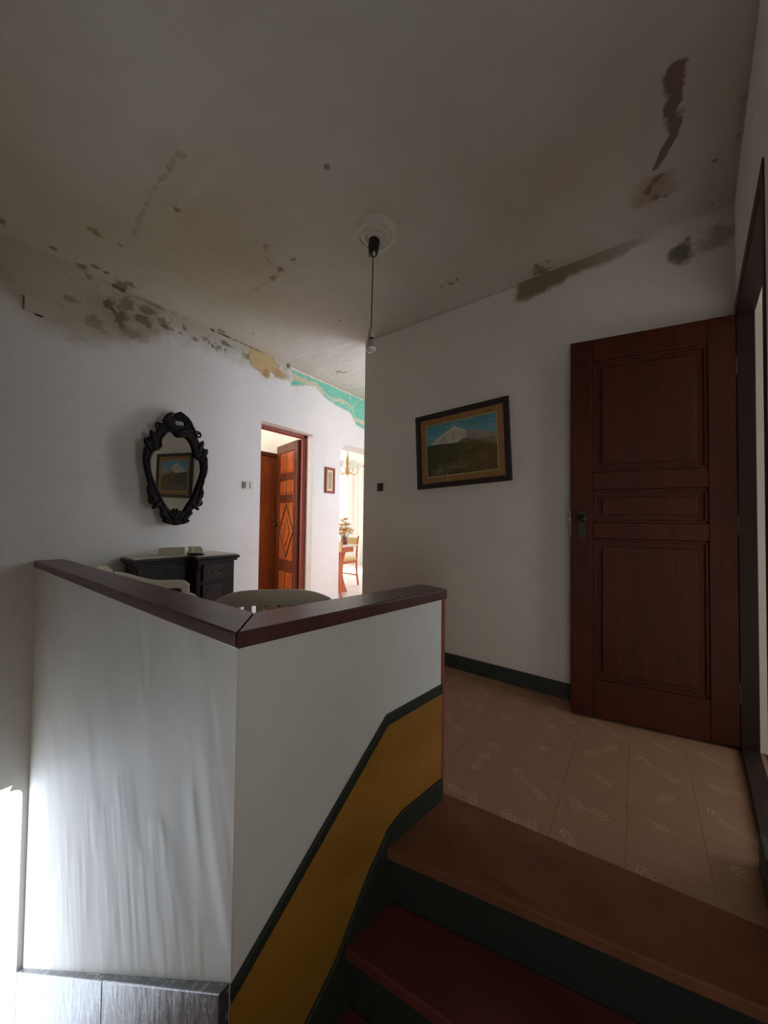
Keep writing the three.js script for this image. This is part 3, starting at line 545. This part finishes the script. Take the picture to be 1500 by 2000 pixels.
{
  const tray = group('napkin_tray', [-2.60, 0.741, -1.095], 64 * D);
  tag(tray, 'small cream plastic tray box lying on the stone top of the sideboard', 'tray');
  const cream = std({ color: rgb(0.62, 0.54, 0.43), roughness: 0.6 });
  obj('base', rb(0.15, 0.008, 0.1, 0.003, 0, 0.004, 0), cream, tray);
  for (const [w, d, x, z] of [[0.15, 0.006, 0, 0.047], [0.15, 0.006, 0, -0.047], [0.006, 0.1, -0.072, 0], [0.006, 0.1, 0.072, 0]]) obj('side', rb(w, 0.045, d, 0.002, x, 0.026, z), cream, tray);
  const st = group('paper_stack', [-2.56, 0.741, -1.232], 70 * D);
  tag(st, 'short cream stack of folded papers beside the tray on the sideboard', 'papers');
  obj('sheets', [rb(0.09, 0.02, 0.08, 0.003, 0, 0.01, 0), rb(0.085, 0.018, 0.075, 0.003, 0.003, 0.029, 0.002), rb(0.08, 0.012, 0.07, 0.003, -0.003, 0.044, 0)], std({ color: rgb(0.6, 0.52, 0.4), roughness: 0.8 }), st);
  obj('band', rb(0.018, 0.052, 0.084, 0.002, -0.02, 0.026, 0), std({ color: rgb(0.7, 0.64, 0.52), roughness: 0.7 }), st);
  const bk = group('trinket', [-2.455, 0.741, -1.185], 30 * D);
  tag(bk, 'small dark remote-shaped object lying at the front edge of the sideboard', 'remote');
  obj('body', rb(0.11, 0.016, 0.034, 0.006, 0, 0.008, 0), std({ color: rgb(0.03, 0.026, 0.03), roughness: 0.5 }), bk);
  obj('button', [ball(0.005, -0.02, 0.016, 0, 1, 0.5, 1), ball(0.005, 0.01, 0.016, 0, 1, 0.5, 1)], std({ color: rgb(0.08, 0.07, 0.07), roughness: 0.6 }), bk);
}

// ---------------------------------------------------------------- white resin garden chairs behind the parapet
const resin = new THREE.MeshPhysicalMaterial({ color: rgb(0.66, 0.61, 0.5), roughness: 0.42, clearcoat: 0.12, clearcoatRoughness: 0.4 });
function curvedPanel(x0, x1, yLow, yTop, z0, bow, lean, t, nx = 24, ny = 8) {      // bowed, leaning plate with thickness; yTop, yLow are functions of x
  const pos = [], idx = [], at = (i, j, side) => { const x = mix(x0, x1, i / nx), y = mix(yLow(x), yTop(x), j / ny); return [x, y, z0 + bow * (x * x) - lean * (y - 0.4) + side * t / 2]; };
  for (const side of [1, -1]) for (let j = 0; j <= ny; j++) for (let i = 0; i <= nx; i++) pos.push(...at(i, j, side));
  const N = (nx + 1) * (ny + 1), id = (i, j, s) => (s ? N : 0) + j * (nx + 1) + i;
  const quad = (a, b, c, d) => idx.push(a, b, c, a, c, d);
  for (let j = 0; j < ny; j++) for (let i = 0; i < nx; i++) { quad(id(i, j, 0), id(i + 1, j, 0), id(i + 1, j + 1, 0), id(i, j + 1, 0)); quad(id(i, j, 1), id(i, j + 1, 1), id(i + 1, j + 1, 1), id(i + 1, j, 1)); }
  for (let i = 0; i < nx; i++) { quad(id(i, ny, 0), id(i + 1, ny, 0), id(i + 1, ny, 1), id(i, ny, 1)); quad(id(i, 0, 1), id(i + 1, 0, 1), id(i + 1, 0, 0), id(i, 0, 0)); }
  for (let j = 0; j < ny; j++) { quad(id(nx, j, 0), id(nx, j, 1), id(nx, j + 1, 1), id(nx, j + 1, 0)); quad(id(0, j, 1), id(0, j, 0), id(0, j + 1, 0), id(0, j + 1, 1)); }
  let g = new THREE.BufferGeometry(); g.setAttribute('position', new THREE.Float32BufferAttribute(pos, 3)); g.setAttribute('uv', new THREE.Float32BufferAttribute(new Float32Array(pos.length / 3 * 2), 2)); g.setIndex(idx);
  g = g.toNonIndexed(); g.computeVertexNormals();
  return g;
}
function resinChair() {
  const r = group('garden_chair');
  // faces +z; back plane near z = -0.2
  obj('seat', [rb(0.42, 0.022, 0.4, 0.01, 0, 0.395, 0.02), rb(0.42, 0.05, 0.02, 0.008, 0, 0.37, 0.215), rb(0.38, 0.03, 0.02, 0.006, 0, 0.375, -0.17)], resin, r);
  const top = (x) => 0.737 - 0.05 * Math.pow(Math.abs(x) / 0.22, 3.2) - 0.004;
  const edge = (x) => top(x) - 0.06;
  const parts = [curvedPanel(-0.22, 0.22, edge, top, -0.205, 0.9, 0.16, 0.012)];
  for (let k = -4; k <= 4; k++) { const x = k * 0.045; parts.push(curvedPanel(x - 0.014, x + 0.014, () => 0.4, (q) => edge(q) + 0.004, -0.205, 0.9, 0.16, 0.011, 3, 10)); }
  for (const s of [-1, 1]) parts.push(curvedPanel(s > 0 ? 0.195 : -0.22, s > 0 ? 0.22 : -0.195, () => 0.4, (q) => edge(q) + 0.004, -0.205, 0.9, 0.16, 0.013, 3, 10));
  parts.push(curvedPanel(-0.2, 0.2, () => 0.395, () => 0.43, -0.205, 0.9, 0.16, 0.013, 20, 2));
  obj('backrest', parts, resin, r);
  for (const s of [-1, 1]) {
    const outline = new THREE.Shape();                 // side view: x forward, y up
    outline.moveTo(-0.2, 0.41); outline.lineTo(-0.215, 0.63); outline.quadraticCurveTo(-0.21, 0.66, -0.175, 0.656); outline.bezierCurveTo(-0.11, 0.645, -0.07, 0.605, 0.0, 0.597); outline.lineTo(0.15, 0.587); outline.quadraticCurveTo(0.195, 0.585, 0.2, 0.55); outline.lineTo(0.208, 0.41); outline.closePath();
    const h1 = new THREE.Path(); h1.moveTo(-0.02, 0.535); h1.quadraticCurveTo(-0.03, 0.555, 0.0, 0.558); h1.lineTo(0.13, 0.552); h1.quadraticCurveTo(0.16, 0.55, 0.162, 0.53); h1.lineTo(0.165, 0.45); h1.lineTo(-0.02, 0.45); h1.closePath();
    const h2 = new THREE.Path(); h2.moveTo(-0.16, 0.59); h2.quadraticCurveTo(-0.165, 0.62, -0.135, 0.612); h2.bezierCurveTo(-0.1, 0.6, -0.08, 0.575, -0.06, 0.56); h2.lineTo(-0.07, 0.45); h2.lineTo(-0.15, 0.45); h2.closePath();
    outline.holes.push(h1, h2);
    const g = ext(outline, 0.032, 0.006, 3).rotateY(-Math.PI / 2).translate(s * 0.226 + 0.016, 0, 0);
    const rest = tube([[s * 0.208, 0.668, -0.2], [s * 0.222, 0.652, -0.15], [s * 0.23, 0.62, -0.075], [s * 0.232, 0.593, 0.01], [s * 0.232, 0.585, 0.1], [s * 0.23, 0.577, 0.165], [s * 0.226, 0.55, 0.196]], 0.014, 40, 10).scale(1, 1, 1);
    obj('armrest', [g, rest], resin, r);
    for (const [z0, z1] of [[0.19, 0.22], [-0.19, -0.2]]) {
      const l = ext(shape([[-0.024, 0], [0.024, 0], [0.034, 0.41], [-0.034, 0.41]]), 0.014, 0.003).translate(0, 0, -0.007);
      const q = ext(shape([[-0.018, 0], [0.018, 0], [0.026, 0.41], [-0.026, 0.41]]), 0.012, 0.003).rotateY(Math.PI / 2).translate(s * 0.022, 0, (z0 > 0 ? -0.014 : 0.014));
      const m = obj('leg', [l, q], resin, r); m.position.set(s * 0.205, 0, z1); m.rotation.x = z0 > 0 ? -0.07 : 0.03;
    }
  }
  return r;
}
{
  const a = resinChair(), f1 = [0.34, -0.9404];
  // far arm runs from (-2.54, -0.746) forward; chair centre lies half a width to its right
  a.rotation.y = Math.atan2(f1[0], f1[1]);
  a.position.set(-2.47 + 0.226 * 0.9404, 0, -0.935 + 0.226 * 0.34);
  tag(a, 'white resin garden armchair backed against the parapet in front of the sideboard', 'chair');
  const b = a.clone(); b.name = numbered("garden_chair"); scene.add(b);
  a.scale.y = 0.994;
  b.rotation.set(0, Math.atan2(-0.71, -0.70), 0);
  b.position.set(-1.115 - 0.71 * 0.253, 0, -0.825 - 0.7 * 0.253);
  tag(b, 'white resin garden chair with its slotted back towards the parapet corner', 'chair');
}

// ---------------------------------------------------------------- bare bulb on a ceiling rose
{
  const p = group('pendant_lamp', [-1.1, 2.5, -1.41]);
  tag(p, 'bare bulb hanging on a thin cord from a round ceiling rose', 'pendant lamp');
  const rose = std({ map: plasterMap, roughness: 0.8, color: rgb(0.95, 0.92, 0.86) });
  const prof = [[0.001, -0.034], [0.03, -0.034], [0.034, -0.022], [0.05, -0.016], [0.054, -0.03], [0.066, -0.03], [0.07, -0.014], [0.086, -0.011], [0.089, -0.022], [0.101, -0.022], [0.105, -0.009], [0.114, -0.007], [0.116, 0]].map((q) => new THREE.Vector2(...q));
  obj('ceiling_rose', new THREE.LatheGeometry(prof, 56), rose, p);
  const blk = std({ color: rgb(0.012, 0.012, 0.013), roughness: 0.55 });
  const can = obj('canopy', new THREE.LatheGeometry([[0.001, 0], [0.024, 0], [0.029, -0.01], [0.028, -0.045], [0.022, -0.08], [0.016, -0.082], [0.001, -0.078]].map((q) => new THREE.Vector2(...q)), 24), blk, p);
  can.position.set(-0.006, -0.028, 0); can.rotation.z = -0.12;
  obj('screw', cyl(0.006, 0.006, 0.016, 0.018, -0.088, 0.012, 8), rose, can); obj('screw', cyl(0.006, 0.006, 0.016, -0.02, -0.088, 0.004, 8), rose, can);
  obj('cord', tube([[-0.015, -0.1, 0], [-0.015, -0.2, 0], [-0.017, -0.35, 0.001], [-0.02, -0.505, 0]], 0.0032, 30, 7), std({ color: rgb(0.07, 0.055, 0.04), roughness: 0.7 }), p);
  const cream = std({ color: rgb(0.62, 0.58, 0.5), roughness: 0.4 });
  obj('socket', new THREE.LatheGeometry([[0.001, 0], [0.008, -0.002], [0.014, -0.012], [0.016, -0.03], [0.016, -0.05], [0.012, -0.052]].map((q) => new THREE.Vector2(...q)), 24).translate(-0.02, -0.498, 0), cream, p);
  obj('collar', cyl(0.013, 0.013, 0.01, -0.02, -0.555, 0), std({ color: rgb(0.1, 0.09, 0.08), roughness: 0.4, metalness: 0.6 }), p);
  const bulb = obj('bulb', new THREE.LatheGeometry([[0.012, -0.558], [0.015, -0.57], [0.022, -0.59], [0.0285, -0.603], [0.0285, -0.608]].map((q) => new THREE.Vector2(...q)), 28).translate(-0.02, 0, 0), new THREE.MeshPhysicalMaterial({ color: rgb(0.55, 0.54, 0.5), roughness: 0.3, metalness: 0.35, side: THREE.DoubleSide }), p);
  obj('bulb_face', new THREE.LatheGeometry([[0.0285, -0.608], [0.026, -0.616], [0.018, -0.623], [0.008, -0.627], [0.0005, -0.628]].map((q) => new THREE.Vector2(...q)), 28).translate(-0.02, 0, 0), new THREE.MeshPhysicalMaterial({ color: rgb(0.9, 0.9, 0.86), roughness: 0.12, clearcoat: 1, side: THREE.DoubleSide }), bulb);
}

// ---------------------------------------------------------------- inner doorway on the mirror wall: red frame, carved door opened inwards, bedroom behind
{
  const t = group('trim_2'); t.userData.kind = 'structure';
  obj('jamb', rb(0.06, 1.88, 0.035, 0.004, -2.85, 0.94, -1.88), redFrame, t);
  obj('jamb', [rb(0.06, 1.88, 0.035, 0.004, -2.85, 0.94, -2.462), rb(0.02, 1.84, 0.018, 0.004, -2.832, 0.92, -2.44)], redFrame, t);
  obj('lintel', rb(0.06, 0.032, 0.62, 0.004, -2.85, 1.863, -2.17), redFrame, t);
  const w = 0.53, d = group('door_2', [-2.875, 0, -2.425], Math.PI - 14 * D); d.userData.kind = 'structure';
  d.userData.label = 'carved orange-brown panelled inner door standing open beyond the red frame';
  // local x from the hinges into the room, visible face at z < 0
  const T = 0.035, H0 = 0.01, H1 = 1.835;
  obj('stile', rb(0.08, H1 - H0, T, 0.004, 0.04, (H0 + H1) / 2, 0), carvedDark, d);
  obj('stile', rb(0.08, H1 - H0, T, 0.004, w - 0.04, (H0 + H1) / 2, 0), carvedDark, d);
  for (const [a, b] of [[H0, 0.12], [0.42, 0.55], [1.18, 1.27], [1.43, 1.51], [1.74, H1]]) obj('rail', rb(w - 0.16, b - a, T, 0.004, w / 2, (a + b) / 2, 0), carvedDark, d);
  for (const [a, b] of [[0.12, 0.42], [0.55, 1.18], [1.27, 1.43], [1.51, 1.74]]) {
    const p = obj('panel', bx(w - 0.16, b - a, 0.012, w / 2, (a + b) / 2, 0), carvedWood, d);
    const h = b - a;
    if (h > 0.5) {      // diamond of bars
      const cy = (a + b) / 2, hw = (w - 0.18) / 2, c = [[w / 2, b - 0.02], [w / 2 + hw, cy], [w / 2, a + 0.02], [w / 2 - hw, cy]];
      const bars = []; for (let i = 0; i < 4; i++) bars.push(tube([[...c[i], -0.009], [...c[(i + 1) % 4], -0.009]], 0.009, 4, 8)); obj('carved_diamond', bars, carvedDark, p);
      obj('boss', ext(shape([[w / 2, cy + 0.16], [w / 2 + 0.09, cy], [w / 2, cy - 0.16], [w / 2 - 0.09, cy]]), 0.02, 0.006).translate(0, 0, -0.02), carvedWood, p);
    } else for (const q of [-1, 1]) obj('raised_field', rb((w - 0.22) / 2, h - 0.04, 0.02, 0.008, w / 2 + q * (w - 0.16) / 4, (a + b) / 2, -0.006), carvedWood, p);
  }
  obj('knob', [ball(0.022, w - 0.04, 0.93, -0.05), cyl(0.01, 0.01, 0.04, 0, 0, 0).rotateX(Math.PI / 2).translate(w - 0.04, 0.93, -0.03)], std({ color: rgb(0.1, 0.06, 0.03), metalness: 0.7, roughness: 0.4 }), d);
  const wd = group('wardrobe', [-3.68, 0, -2.18]);
  tag(wd, 'plain orange-brown wardrobe inside the bedroom seen through the inner doorway', 'wardrobe');
  obj('carcass', rb(0.48, 1.72, 0.82, 0.006, 0, 0.86, 0), wardrobeWood, wd);
  obj('cornice', rb(0.52, 0.045, 0.86, 0.008, 0, 1.742, 0), carvedDark, wd);
  for (const s of [-1, 1]) { const q = obj('door', rb(0.018, 1.6, 0.395, 0.004, 0.249, 0.86, s * 0.202), wardrobeWood, wd); obj('knob', ball(0.012, 0.268, 0.9, s * 0.03), carvedDark, q); }
}
struct('wall_bedroom', [span(-4.4, -4.3, 0, 2.5, -2.7, -0.6), span(-4.4, -2.97, 0, 2.5, -2.75, -2.63)], plaster);
struct('wall_bedroom_unseen_window', ext(shape([[-4.4, 0], [-2.97, 0], [-2.97, 2.5], [-4.4, 2.5]], [[[-4.2, 0.8], [-3.3, 0.8], [-3.3, 2.0], [-4.2, 2.0]]]), 0.12).translate(0, 0, -0.66), plaster);  // hole for the unseen window that lights the carved door
struct('floor_bedroom', span(-4.4, -2.97, -0.15, 0, -2.75, -0.54), ledgeMat);
struct('ceiling_bedroom', span(-4.4, -2.75, 2.5, 2.6, -2.75, -0.54), plaster);

// small framed picture beside the archway
{
  const p = group('small_picture', [-2.72, 1.425, -2.722], Math.PI / 2);
  tag(p, 'small red-framed upright picture on the wall between the inner doorway and the archway', 'picture');
  const W = 0.145, H = 0.28, f = 0.026;
  obj('frame', ext(shape([[-W / 2, -H / 2], [W / 2, -H / 2], [W / 2, H / 2], [-W / 2, H / 2]], [[[-W / 2 + f, -H / 2 + f], [-W / 2 + f, H / 2 - f], [W / 2 - f, H / 2 - f], [W / 2 - f, -H / 2 + f]]]), 0.02, 0.004), redFrame, p);
  const pr = canvasTex(128, 256, (c, w, h) => { c.fillStyle = '#e6cf9e'; c.fillRect(0, 0, w, h); c.fillStyle = '#b7a274'; c.fillRect(26, 26, w - 52, h - 52); for (let i = 0; i < 60; i++) { c.fillStyle = `rgba(${120 + rnd() * 60},${120 + rnd() * 40},${80 + rnd() * 30},0.5)`; c.beginPath(); c.ellipse(32 + rnd() * (w - 64), 34 + rnd() * (h - 68), 4 + rnd() * 8, 4 + rnd() * 12, rnd() * 3, 0, 7); c.fill(); } });
  obj('print', new THREE.BoxGeometry(W - 2 * f + 0.004, H - 2 * f + 0.004, 0.006).translate(0, 0, 0.007), std({ map: pr, roughness: 0.5 }), p);
}

// ---------------------------------------------------------------- dining room beyond the archway
const diningWall = std({ map: plasterMap, color: rgb(1, 0.985, 0.96), roughness: 0.9 });
struct('wall_dining_left', ext(shape([[2.63, 0], [6.1, 0], [6.1, 2.5], [2.63, 2.5]], [[[4.1, 0.55], [5.7, 0.55], [5.7, 2.25], [4.1, 2.25]]]), 0.15).rotateY(Math.PI / 2).translate(-6.35, 0, 0), diningWall);
struct('wall_dining_back', ext(shape([[-6.35, 0], [-2.72, 0], [-2.72, 2.5], [-6.35, 2.5]], [[[-4.75, 0.55], [-3.25, 0.55], [-3.25, 2.25], [-4.75, 2.25]]]), 0.15).translate(0, 0, -6.15), diningWall);
struct('wall_dining_right', span(-2.97, -2.72, 0, 2.5, -6.0, -4.0), diningWall);
struct('wall_dining_front', span(-6.35, -4.4, 0, 2.5, -2.75, -2.63), diningWall);
struct('ceiling_dining', span(-6.35, -2.75, 2.5, 2.6, -6.15, -2.75), diningWall);
{
  const fl = struct('floor_dining', span(-6.35, -2.72, -0.15, -0.004, -6.15, -2.63), std({ color: rgb(0.5, 0.3, 0.27), roughness: 0.8 }));
  const mats = [[0.84, 0.74, 0.72], [0.8, 0.7, 0.68], [0.86, 0.77, 0.75]].map((c) => std({ color: rgb(...c), roughness: 0.35 }));
  const g = new RoundedBoxGeometry(0.326, 0.012, 0.326, 1, 0.002).translate(0, -0.006, 0);
  let i = 0;
  for (let x = -2.9; x > -6; x -= 0.33) for (let z = -2.86; z > -5.95; z -= 0.33) { const m = obj('tile', g, mats[Math.floor(hash(i++, 5) * 3)], fl); m.position.set(x, 0, z); }
}
{
  const c = group('dining_curtain', [-4.95, 0, -5.93]);
  tag(c, 'long cream curtain hanging in folds on the rear wall of the dining room', 'curtain');
  const mat = new THREE.MeshPhysicalMaterial({ color: rgb(0.9, 0.87, 0.82), roughness: 0.95, transmission: 0.3, thickness: 0, side: THREE.DoubleSide });
  const g = new THREE.PlaneGeometry(0.9, 2.19, 90, 4); const p = g.attributes.position; for (let i = 0; i < p.count; i++) p.setZ(i, 0.022 * Math.sin(p.getX(i) * 46) + 0.012 * Math.sin(p.getX(i) * 19 + 1)); g.computeVertexNormals();
  obj('cloth', g.translate(0, 1.097, 0.02), mat, c);
  obj('rail', cyl(0.012, 0.012, 1.0, 0, 0, 0, 12).rotateZ(Math.PI / 2).translate(0, 2.18, 0.02), salmonWood, c);
}
{
  const t = group('dining_table', [-3.72, 0, -3.47]);
  tag(t, 'salmon-brown dining table with pale sheen put into its top colour in the bright room beyond the archway', 'table');
  obj('tabletop', rb(1.2, 0.03, 0.44, 0.008, 0, 0.645, 0), std({ color: rgb(0.85, 0.76, 0.68), roughness: 0.22 }), t);  // reflected light put into the pale tabletop colour
  obj('apron', [rb(1.1, 0.07, 0.02, 0.004, 0, 0.595, 0.18), rb(1.1, 0.07, 0.02, 0.004, 0, 0.595, -0.18), rb(0.02, 0.07, 0.36, 0.004, 0.55, 0.595, 0), rb(0.02, 0.07, 0.36, 0.004, -0.55, 0.595, 0)], salmonWood, t);
  for (const x of [-0.42, 0.4]) {
    const q = new THREE.Shape(); q.moveTo(-0.26, 0); q.lineTo(0.26, 0); q.bezierCurveTo(0.2, 0.1, 0.1, 0.2, 0.13, 0.34); q.quadraticCurveTo(0.15, 0.48, 0.22, 0.558); q.lineTo(-0.22, 0.558); q.quadraticCurveTo(-0.15, 0.48, -0.13, 0.34); q.bezierCurveTo(-0.1, 0.2, -0.2, 0.1, -0.26, 0);
    obj('trestle', ext(q, 0.05, 0.006).scale(0.72, 1, 1).rotateY(Math.PI / 2).translate(x, 0, 0), salmonWood, t);
  }
  // chairs
  const yellow = std({ color: rgb(0.78, 0.6, 0.28), roughness: 0.8 });
  const chair = () => {
    const r = group('dining_chair');
    for (const s of [-1, 1]) {
      obj('rear_leg', tube([[s * 0.17, 0, -0.23], [s * 0.17, 0.2, -0.19], [s * 0.17, 0.38, -0.18], [s * 0.165, 0.56, -0.195], [s * 0.16, 0.745, -0.235]], 0.014, 24, 8), salmonWood, r);
      obj('front_leg', tube([[s * 0.17, 0, 0.17], [s * 0.168, 0.2, 0.16], [s * 0.165, 0.385, 0.15]], 0.014, 12, 8), salmonWood, r);
    }
    obj('seat_frame', [rb(0.36, 0.04, 0.02, 0.005, 0, 0.37, 0.155), rb(0.34, 0.04, 0.02, 0.005, 0, 0.37, -0.175), rb(0.02, 0.04, 0.34, 0.005, 0.165, 0.37, 0), rb(0.02, 0.04, 0.34, 0.005, -0.165, 0.37, 0)], salmonWood, r);
    obj('seat', rb(0.36, 0.05, 0.36, 0.02, 0, 0.41, -0.005, 3), yellow, r);
    obj('backrest', rb(0.31, 0.13, 0.028, 0.012, 0, 0.66, -0.222, 3), yellow, r);
    obj('stretcher', rb(0.33, 0.018, 0.014, 0.004, 0, 0.16, -0.195), salmonWood, r);
    return r;
  };
  const a = chair(); a.position.set(-3.62, 0, -3.88); a.rotation.y = 0.05;
  tag(a, 'dining chair with a yellow padded back on the far side of the table', 'chair', 'dining room chairs');
  const b = a.clone(); b.name = numbered('dining_chair'); scene.add(b); b.position.set(-3.2, 0, -3.05); b.rotation.set(0, -Math.PI / 2, 0);
  tag(b, 'dining chair half hidden by the archway edge, only its rear leg and frame showing', 'chair', 'dining room chairs');
}
{
  const f = group('flower_vase', [-3.27, 0.66, -3.585]);
  tag(f, 'dark vase of orange and cream flowers standing on the dining table', 'vase');
  obj('vase', new THREE.LatheGeometry([[0.001, 0], [0.035, 0], [0.045, 0.03], [0.04, 0.06], [0.022, 0.085], [0.03, 0.1], [0.027, 0.1], [0.018, 0.085]].map((q) => new THREE.Vector2(...q)), 24), std({ color: rgb(0.2, 0.07, 0.06), roughness: 0.3, side: THREE.DoubleSide }), f);
  const cols = [[0.85, 0.4, 0.1], [0.9, 0.75, 0.5], [0.85, 0.55, 0.2], [0.92, 0.85, 0.7]].map((c) => std({ color: rgb(...c), roughness: 0.8, side: THREE.DoubleSide }));
  const stemM = std({ color: rgb(0.16, 0.2, 0.06), roughness: 0.8 });
  for (let i = 0; i < 26; i++) {
    const a = i * 2.4, R = 0.015 + 0.1 * Math.sqrt(i / 26), h = 0.36 - R * 2.1 + rnd() * 0.05, x = Math.cos(a) * R, z = Math.sin(a) * R;
    const s = obj('stem', tube([[0, 0.06, 0], [x * 0.4, h * 0.6, z * 0.4], [x, h, z]], 0.002, 8, 5), stemM, f);
    const pet = []; for (let k = 0; k < 6; k++) pet.push(ball(0.022, 0.02, 0, 0, 1, 0.4, 0.65).rotateZ(0.5).rotateY(k * Math.PI / 3).translate(x, h, z)); pet.push(ball(0.014, x, h + 0.004, z));
    obj('blossom', pet, cols[i % 4], s);
  }
}
{
  const c = group('chandelier', [-3.6, 2.5, -3.99]);
  tag(c, 'brass chandelier with white tulip shades above the dining table', 'chandelier');
  const brass = std({ color: rgb(0.62, 0.36, 0.14), metalness: 0.7, roughness: 0.35 });
  obj('rod', [cyl(0.006, 0.006, 0.62, 0, -0.31, 0, 10), new THREE.LatheGeometry([[0.001, 0], [0.05, 0], [0.045, -0.02], [0.012, -0.04]].map((q) => new THREE.Vector2(...q)), 24)], brass, c);
  obj('body', new THREE.LatheGeometry([[0.008, -0.52], [0.02, -0.56], [0.03, -0.62], [0.016, -0.68], [0.036, -0.74], [0.03, -0.79], [0.008, -0.82], [0.001, -0.84]].map((q) => new THREE.Vector2(...q)), 24), brass, c);
  const glass = new THREE.MeshPhysicalMaterial({ color: rgb(0.96, 0.95, 0.92), roughness: 0.6, transmission: 0.3, thickness: 0, side: THREE.DoubleSide });
  for (let k = 0; k < 5; k++) {
    const a = k * 2 * Math.PI / 5 + 0.35, P = (r, y) => [Math.cos(a) * r, y, Math.sin(a) * r];
    const m = obj('arm', tube([P(0.02, -0.76), P(0.07, -0.8), P(0.14, -0.79), P(0.17, -0.73)], 0.006, 20, 8), brass, c);
    obj('shade', new THREE.LatheGeometry([[0.014, 0], [0.045, 0.018], [0.06, 0.055], [0.056, 0.085], [0.072, 0.115]].map((q) => new THREE.Vector2(...q)), 20).translate(...P(0.17, -0.73)), glass, m);
  }
}

// ---------------------------------------------------------------- street outside
struct('ground', span(-14, -2.97, -2.62, -2.42, -9, 8), std({ color: rgb(0.78, 0.76, 0.72), roughness: 0.95 }));

renderer.render(scene, camera);
